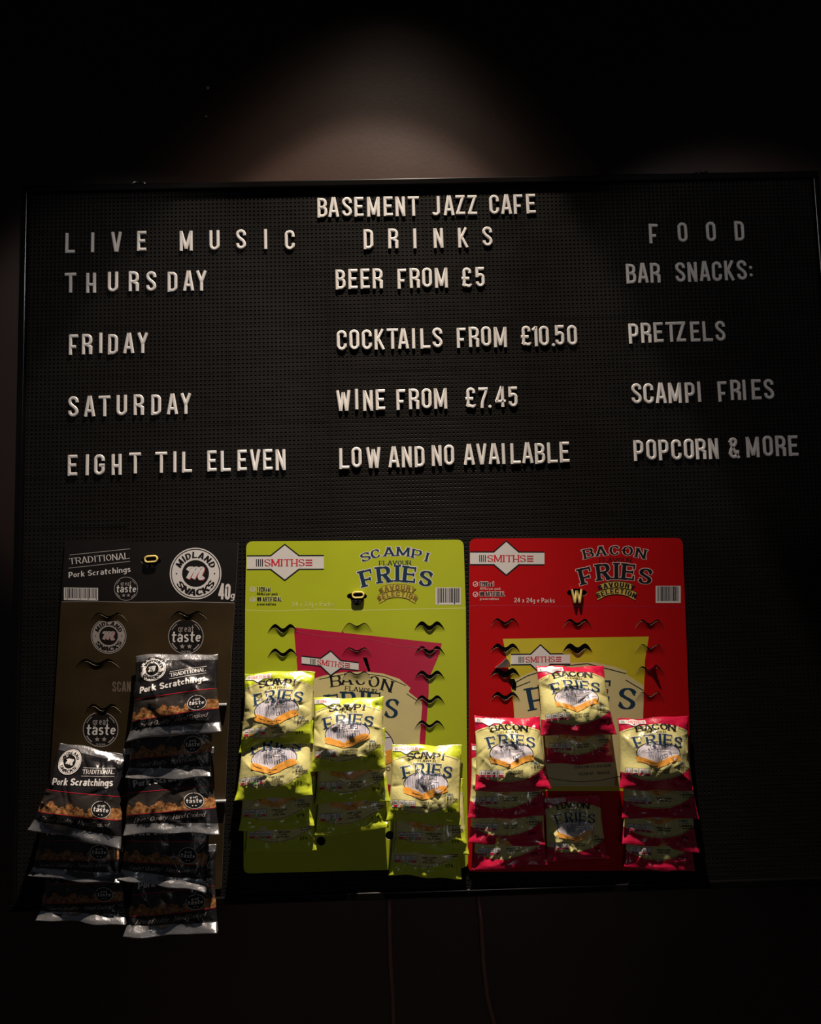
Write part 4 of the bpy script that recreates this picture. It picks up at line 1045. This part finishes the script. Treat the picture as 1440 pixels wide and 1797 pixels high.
def fries_print(C, kind):
    word = 'SCAMPI' if kind == 'green' else 'BACON'
    # banner at the upper left
    C.put('brand_badge', grid_rect(1, 126.5, 45, 134.5), M_white, 0)
    D = [(9, 130.5), (24, 138), (40, 130.5), (24, 120.5)]
    V = [(24, 130)]+[(D[i][0]*(1-t)+D[(i+1) % 4][0]*t, min(136.5, D[i][1]*(1-t)+D[(i+1) % 4][1]*t)) for i in range(4) for t in (0, .25, .5, .75)]
    C.put('brand_badge', (V, [(0, 1+i, 1+(i+1) % 16) for i in range(16)]), M_white, 1)
    C.put('brand_badge', line2([(45, 126), (33, 125.5), (24, 119.5), (15, 125.5), (1, 126)], .8, 3), M_ink, 1)
    o, tw = text2d('SMITHS', 'serif'); C.put('brand_badge', lay_line(o, tw, (11, 127.8), (37, 127.8), 5.2), M_redink, 3)
    for i in range(4): C.put('brand_badge', rect(5.2+i*1.3, 127.8, 5.8+i*1.3, 133), M_ink, 3)
    for i in range(3): C.put('brand_badge', rect(38.5, 128+i*1.9, 43, 128.7+i*1.9), M_redink, 3)
    # titles
    n = len(word)
    cs = []
    for i in range(n):
        t = (i-(n-1)/2)/((n-1)/2); cs.append((59+t*27.5, 119.5-2.8*t*t, -t*.16))
    o, tw = text2d(word, 'serif', .03, .3); C.put('lettering', lay_centres(o, cs, 14.5 if n == 6 else 16.5, 11.5), M_ink, 2)
    o, tw = text2d('FLAVOUR', 'serif', 0, .4); C.put('lettering', lay_line(o, tw, (44, 107.4), (74, 107.4), 3.9), M_ink, 2)
    xs = [26, 47.5, 62.5, 76, 95]
    cs = [(x, 95.5-5.2*((x-60)/34)**2, -(x-60)/34*.22) for x in xs]
    o, tw = text2d('FRIES', 'fat', .05, .09); C.put('lettering', lay_centres(o, cs, 20.5, 20.5), M_white, 1)
    o, tw = text2d('FRIES', 'fat', .0, .09); C.put('lettering', lay_centres(o, cs, 20.5, 20.5), M_navy, 3)
    # arcs bounding the shield
    C.put('shield_border', line2([(x, 124.9-.42*138*((x/118-.5)**2)-2.6) for x in range(3, 117, 5)], .55), M_ink, 1)
    C.put('shield_border', line2([(x, 138*(.125+.62*(x/118-.42)**2)+1.6) for x in range(6, 116, 5)], .6), M_ink, 1)
    # picture
    cx, cy, rx, ry = 59, 69.4, 37.2, 20.8
    C.put('serving_picture', ring(cx, cy, rx, 1.0, 44, ry), M_ink, 2)
    r = random.Random(5 if kind == 'green' else 6)
    if kind == 'green':
        for i in range(26):
            x = cx-rx+3+i*(2*rx-6)/25; hh = ry*math.sqrt(max(0, 1-((x-cx)/rx)**2))-1
            lo = cy-hh*.5; hi = cy+hh*(1 if abs(x-cx) > 14 else .25)
            C.put('serving_picture', line2([(x, lo), (x+r.uniform(-.6, .6), hi)], r.uniform(.25, .7), 4), M_blueink if i > 17 or i < 5 else M_ink, 2)
    else:
        for k in range(3): C.put('serving_picture', line2([(cx-rx+6+k*8, cy+6), (cx-rx+4+k*3, cy+1)], .4), M_ink, 2)
        C.put('serving_picture', line2([(cx-rx+5, cy-1), (cx-10, cy+1)], .4, 4), M_ink, 2); C.put('serving_picture', line2([(cx+8, cy-2), (cx+rx-3, cy+1)], .4, 4), M_ink, 2)
        for k in range(5): C.put('serving_picture', line2([(cx+18, cy+14-k*4), (cx+22, cy+14-k*4)], .7), M_blueink, 2)
    for x0, x1 in ((-13, 0), (2, 17)):          # framed pictures on the drawn wall
        for a, b, c_, d_ in ((x0, 7, x1, 7), (x0, 17, x1, 17), (x0, 7, x0, 17), (x1, 7, x1, 17)):
            C.put('serving_picture', line2([(cx+a, cy+b), (cx+c_, cy+d_)], .7, 4), M_ink, 2)
        for k in range(5): C.put('serving_picture', line2([(cx+x0+2+r.uniform(0, 3), cy+8.5+k*1.5), (cx+x1-2-r.uniform(0, 4), cy+8.8+k*1.5)], .8), M_blueink if k % 2 else M_ink, 2)
    for k in range(9):                           # glass with bottles and a knot of lines below
        x = cx-18+k*2.0; C.put('serving_picture', line2([(x, cy-8+r.uniform(-2, 2)), (x+.5, cy+1), (x+r.uniform(-1, 1), cy+6+r.uniform(-2, 3))], .8, 3), M_blueink if k % 3 == 0 else M_ink, 2)
    C.put('serving_picture', line2([(cx-3, cy+3), (cx+20, cy+2.5), (cx+22, cy-6)], .6, 4), M_ink, 2)
    for k in range(3): C.put('serving_picture', ring(cx+4+k*4, cy-8+k*1.6, 2.4, .6, 12, 3.2), M_blueink if k % 2 else M_ink, 2)
    # the golden pieces
    for P in ([(22, 57), (27, 56.5), (33, 55), (40, 52), (47, 49.5), (53, 47), (57, 45.5)], [(55, 45.5), (60, 48), (67, 51), (74, 55), (82, 58.5), (90, 60.5), (96, 61)]):
        R = resample(P, 2.5); n = len(R); V = []
        for i, (a, b) in enumerate(R):
            t = i/(n-1); w = (13.5*math.sin(math.pi*min(1, .16+t*.74 if P[0][0] < 30 else .10+t*.78))**.6+1.2*math.sin(t*9)) if kind == 'green' else 10.5-3*t*(1-t)
            V += [(a-.12*w, b+w/2), (a+.12*w, b-w/2)]
        C.put('serving_picture', (V, [(2*i, 2*i+1, 2*i+3, 2*i+2) for i in range(n-1)]), M_orange, 3)
        for off in ((-2.6, 0, 2.6) if kind == 'red' else (1.2,)):
            C.put('serving_picture', ribbon([(a, b+off) for a, b in R[1:-1]], lambda a, b: .5), M_orange2, 4)
    C.put('serving_picture', line2([(50, 44.5), (56, 44.5)], .9), M_ink, 4)
    # nutrition pills, claims, small words
    for i in range(4):
        x = 6+i*9.6
        C.put('nutrition_panel', grid_rect(x, 26, x+8.4, 39), M_white, 1)
        C.put('nutrition_panel', grid_rect(x+.6, 26.4, x+7.8, 30.5), (M_redink, M_amber, M_olive, M_redink)[i] if kind == 'green' else M_crim, 2)
        C.put('nutrition_panel', line2([(x+1.5, 35.5), (x+7, 35.5)], .8), M_ink, 2); C.put('nutrition_panel', line2([(x+1.5, 33), (x+7, 33)], 1.1), M_ink, 2)
        C.put('nutrition_panel', line2([(x, 25.6), (x+8.4, 25.6), (x+8.4, 39.4), (x, 39.4), (x, 25.6)], .4, 4), M_ink, 2)
    o, tw = text2d('27g' if kind == 'green' else '24g', 'cond'); C.put('nutrition_panel', lay_line(o, tw, (93, 20), (104, 22.5), 5.2), M_ink, 1)
    for k, t in enumerate((('SCAMPI & LEMON', 'FLAVOUR', 'CEREAL SNACK') if kind == 'green' else ('BACON FLAVOUR', 'CEREAL SNACK'))):
        o, tw = text2d(t, 'sans', .04, .6); L = len(t)*1.75; C.put('nutrition_panel', lay_line(o, tw, (64-L/2, 35-k*4.4), (64+L/2, 35.4-k*4.4), 2.8), M_ink, 1)
    for k, (t, h, b) in enumerate((('132Kcal' if kind == 'green' else '119Kcal', 3.2, 50), ('per pack', 2.2, 46.6), ('NO ARTIFICIAL', 3.0, 42), ('preservatives', 2.2, 38.6))):
        o, tw = text2d(t, 'cond', .05, .6); C.put('nutrition_panel', lay_line(o, tw, (95, b), (95+len(t)*1.45, b+.4), h), M_blueink if k < 2 else M_ink, 1)
    for b in (51, 43): C.put('nutrition_panel', ring(91.5, b, 1.6, .5, 12), M_ink, 1)
class BagCard:   # lets the badge builders written for cards print on a bag
    def __init__(s, bp): s.bp = bp
    def put(s, part, VF, m, layer=0): s.bp.put(part, VF, m, layer)
def pork_print(C):
    def bl(part, cx, cy, R):
        C.put(part, grid_disc(cx, cy, R*1.04), M_blackcard, 0)
    bl('round_badge', 28, 112, 20)
    B = BagCard(C)
    cx, cy, R = 28, 112, 19
    C.put('round_badge', ring(cx, cy, R*.985, R*.06, 36), M_white, 1); C.put('round_badge', ring(cx, cy, R*.86, R*.13, 36), M_white, 1); C.put('round_badge', ring(cx, cy, R*.73, R*.14, 36), M_white, 1); C.put('round_badge', ring(cx, cy, R*.60, R*.14, 36), M_white, 1)
    o, tw = text2d('MIDLAND', 'bold', .03); C.put('round_badge', lay_arc(o, tw, (cx, cy), R*.61, 160, 20, R*.24, True), M_ink, 3)
    o, tw = text2d('SNACKS', 'bold', .03); C.put('round_badge', lay_arc(o, tw, (cx, cy), R*.85, 207, 333, R*.24, False), M_ink, 3)
    C.put('round_badge', script_m(cx, cy, R*.42, R*.14), M_white, 3)
    o, tw = text2d('TRADITIONAL', 'flare', .02); C.put('lettering', lay_line(o, tw, (54, 98), (103, 106), 6.5), M_white, 1)
    C.put('lettering', line2([(53, 107), (104, 115)], .6, 4), M_white, 1); C.put('lettering', line2([(53, 94.5), (104, 102.5)], .6, 4), M_white, 1)
    o, tw = text2d('Pork Scratchings', 'bold', .05); C.put('lettering', lay_line(o, tw, (12, 74), (104, 88), 10.5), M_white, 1)
    C.put('window_border', line2([(x, 138*(.46+.07*x/118)+1) for x in range(1, 118, 4)], .7), M_redink, 1)
    C.put('window_border', line2([(x, 138*(.22+.07*x/118)-.5) for x in range(1, 118, 4)], .7), M_redink, 1)
    bl('taste_badge', 92, 51, 12.5)
    C.put('taste_badge', ring(92, 51, 12.3, .7, 30), M_white, 1)
    o, tw = text2d('great', 'sans'); C.put('taste_badge', lay_line(o, tw, (87, 54.5), (97, 55), 4.2), M_white, 2)
    o, tw = text2d('taste', 'bold'); C.put('taste_badge', lay_line(o, tw, (82, 47.5), (102, 48), 6.8), M_white, 2)
    for x in (90, 94): C.put('taste_badge', grid_disc(x, 43.5, .9, n=6, k=1), M_white, 2)
    o, tw = text2d('Finest Quality', 'script', .02); C.put('lettering', lay_line(o, tw, (12, 18), (55, 22), 7), M_grey, 1)
    o, tw = text2d('Hand Cooked', 'script', .02); C.put('lettering', lay_line(o, tw, (63, 22.8), (103, 26.5), 7), M_grey, 1)

def make_bag(kind, quad, d0, d1, bulge, seed, label, group):
    b = Bag(quad, d0, d1, bulge, seed, .010 if kind == 'pork' else .003)
    base = b.P(np.array([.5]), np.array([0.]))[0]
    t = thing('snack_bag', label, 'snack bag', tuple(base), group)
    if kind == 'pork':
        b.body(M_bag_pork, t); C = BagPrint(b); pork_print(C); C.build(t)
    else:
        b.body(M_bag_green if kind == 'green' else M_bag_red, t); C = BagPrint(b); fries_print(C, kind); C.build(t)
    return t
def Q(*a): return [(a[0], a[1]), (a[2], a[3]), (a[4], a[5]), (a[6], a[7])]
WHERE = {1: 'topmost', 2: 'second from top', 3: 'third from top', 4: 'fourth from top', 5: 'fifth from top'}
def column(kind, quads, word, colname, group, D, seed=1):
    n = len(quads)
    for i, q in enumerate(quads):
        w = WHERE[i+1] if i < n-1 or n == 1 else 'lowest'
        make_bag(kind, q, (.0105, .0095, .009, .0085, .0085)[i], D[i][0], D[i][1], seed+i*7, '%s, %s in the %s' % (word, w, colname), group)
GG, RG, PG = 'green snack bags on the green card', 'red snack bags on the red card', 'black snack bags on the black card'
wg = 'green and cream crisp bag'; wr = 'crimson and cream crisp bag'; wp = 'black foil pork scratchings bag'
column('green', [Q(429, 1181, 553, 1178, 550, 1304, 419, 1320), Q(424, 1268, 550, 1264, 549, 1395, 412, 1408), Q(425, 1326, 550, 1322, 552, 1451, 419, 1459), Q(430, 1364, 553, 1360, 556, 1491, 430, 1497)],
       wg, 'left column of the green card', GG, D=[(.027, .022), (.044, .020), (.026, .011), (.021, .009)], seed=3)
column('green', [Q(550, 1226, 673, 1222, 677, 1348, 542, 1357), Q(556, 1280, 676, 1275, 684, 1404, 552, 1411), Q(557, 1332, 678, 1326, 682, 1453, 552, 1468)],
       wg, 'middle column of the green card', GG, D=[(.036, .024), (.027, .011), (.021, .009)], seed=31)
column('green', [Q(687, 1308, 811, 1306, 809, 1448, 677, 1441), Q(692, 1367, 812, 1364, 823, 1498, 690, 1497), Q(690, 1408, 812, 1405, 810, 1541, 681, 1536)],
       wg, 'right column of the green card', GG, D=[(.034, .024), (.027, .011), (.021, .009)], seed=52)
column('red', [Q(831, 1258, 947, 1259, 967, 1386, 832, 1390), Q(826, 1306, 948, 1303, 957, 1432, 820, 1436), Q(828, 1352, 950, 1351, 956, 1484, 821, 1480), Q(834, 1394, 955, 1390, 960, 1518, 827, 1526)],
       wr, 'left column of the red card', RG, D=[(.034, .024), (.028, .011), (.023, .009), (.020, .008)], seed=71)
column('red', [Q(940, 1170, 1059, 1168, 1082, 1288, 948, 1292), Q(946, 1216, 1066, 1212, 1078, 1338, 957, 1340), Q(953, 1398, 1052, 1396, 1068, 1506, 957, 1510)],
       wr, 'middle column of the red card', RG, D=[(.046, .024), (.022, .010), (.013, .010)], seed=94)
column('red', [Q(1083, 1260, 1208, 1258, 1215, 1390, 1086, 1383), Q(1090, 1305, 1208, 1303, 1227, 1438, 1090, 1434), Q(1092, 1352, 1210, 1352, 1226, 1496, 1090, 1480), Q(1098, 1392, 1212, 1392, 1220, 1530, 1094, 1521)],
       wr, 'right column of the red card', RG, D=[(.034, .024), (.028, .011), (.023, .009), (.020, .008)], seed=113)
column('pork', [Q(238, 1151, 383, 1146, 390, 1282, 224, 1301), Q(234, 1212, 380, 1206, 372, 1364, 222, 1366), Q(216, 1312, 376, 1308, 386, 1462, 218, 1464), Q(226, 1400, 376, 1400, 363, 1566, 208, 1540), Q(232, 1488, 380, 1484, 384, 1636, 219, 1641)],
       wp, 'right column of the black card', PG, D=[(.036, .022), (.028, .010), (.036, .013), (.025, .009), (.020, .009)], seed=140)
column('pork', [Q(105, 1304, 224, 1324, 214, 1487, 51, 1456), Q(78, 1402, 212, 1410, 213, 1548, 52, 1537), Q(84, 1478, 216, 1484, 223, 1619, 66, 1614)],
       wp, 'left column of the black card', PG, D=[(.036, .022), (.027, .010), (.021, .009)], seed=171)

# ------------------------------------------------------------------ brown cables hanging on the wall under the board
for P, lab in (([(683, 1562), (683, 1620), (685, 1690), (689, 1750), (691, 1830), (692, 1900)], 'thin brown cable hanging straight down the dark wall below the board, left one'),
               ([(838, 1562), (844, 1620), (848, 1690), (855, 1750), (868, 1800), (880, 1860), (890, 1900)], 'thin brown cable curving down the dark wall below the board, right one')):
    pts = [at(x, y, ROOM_Y-.005) for x, y in P]
    mb = MB(); mb.tube(pts, .0040, 10); o = mb.build('hanging_cable', M_cable, smooth=True)
    tag(o, lab, 'cable', 'brown cables below the board')
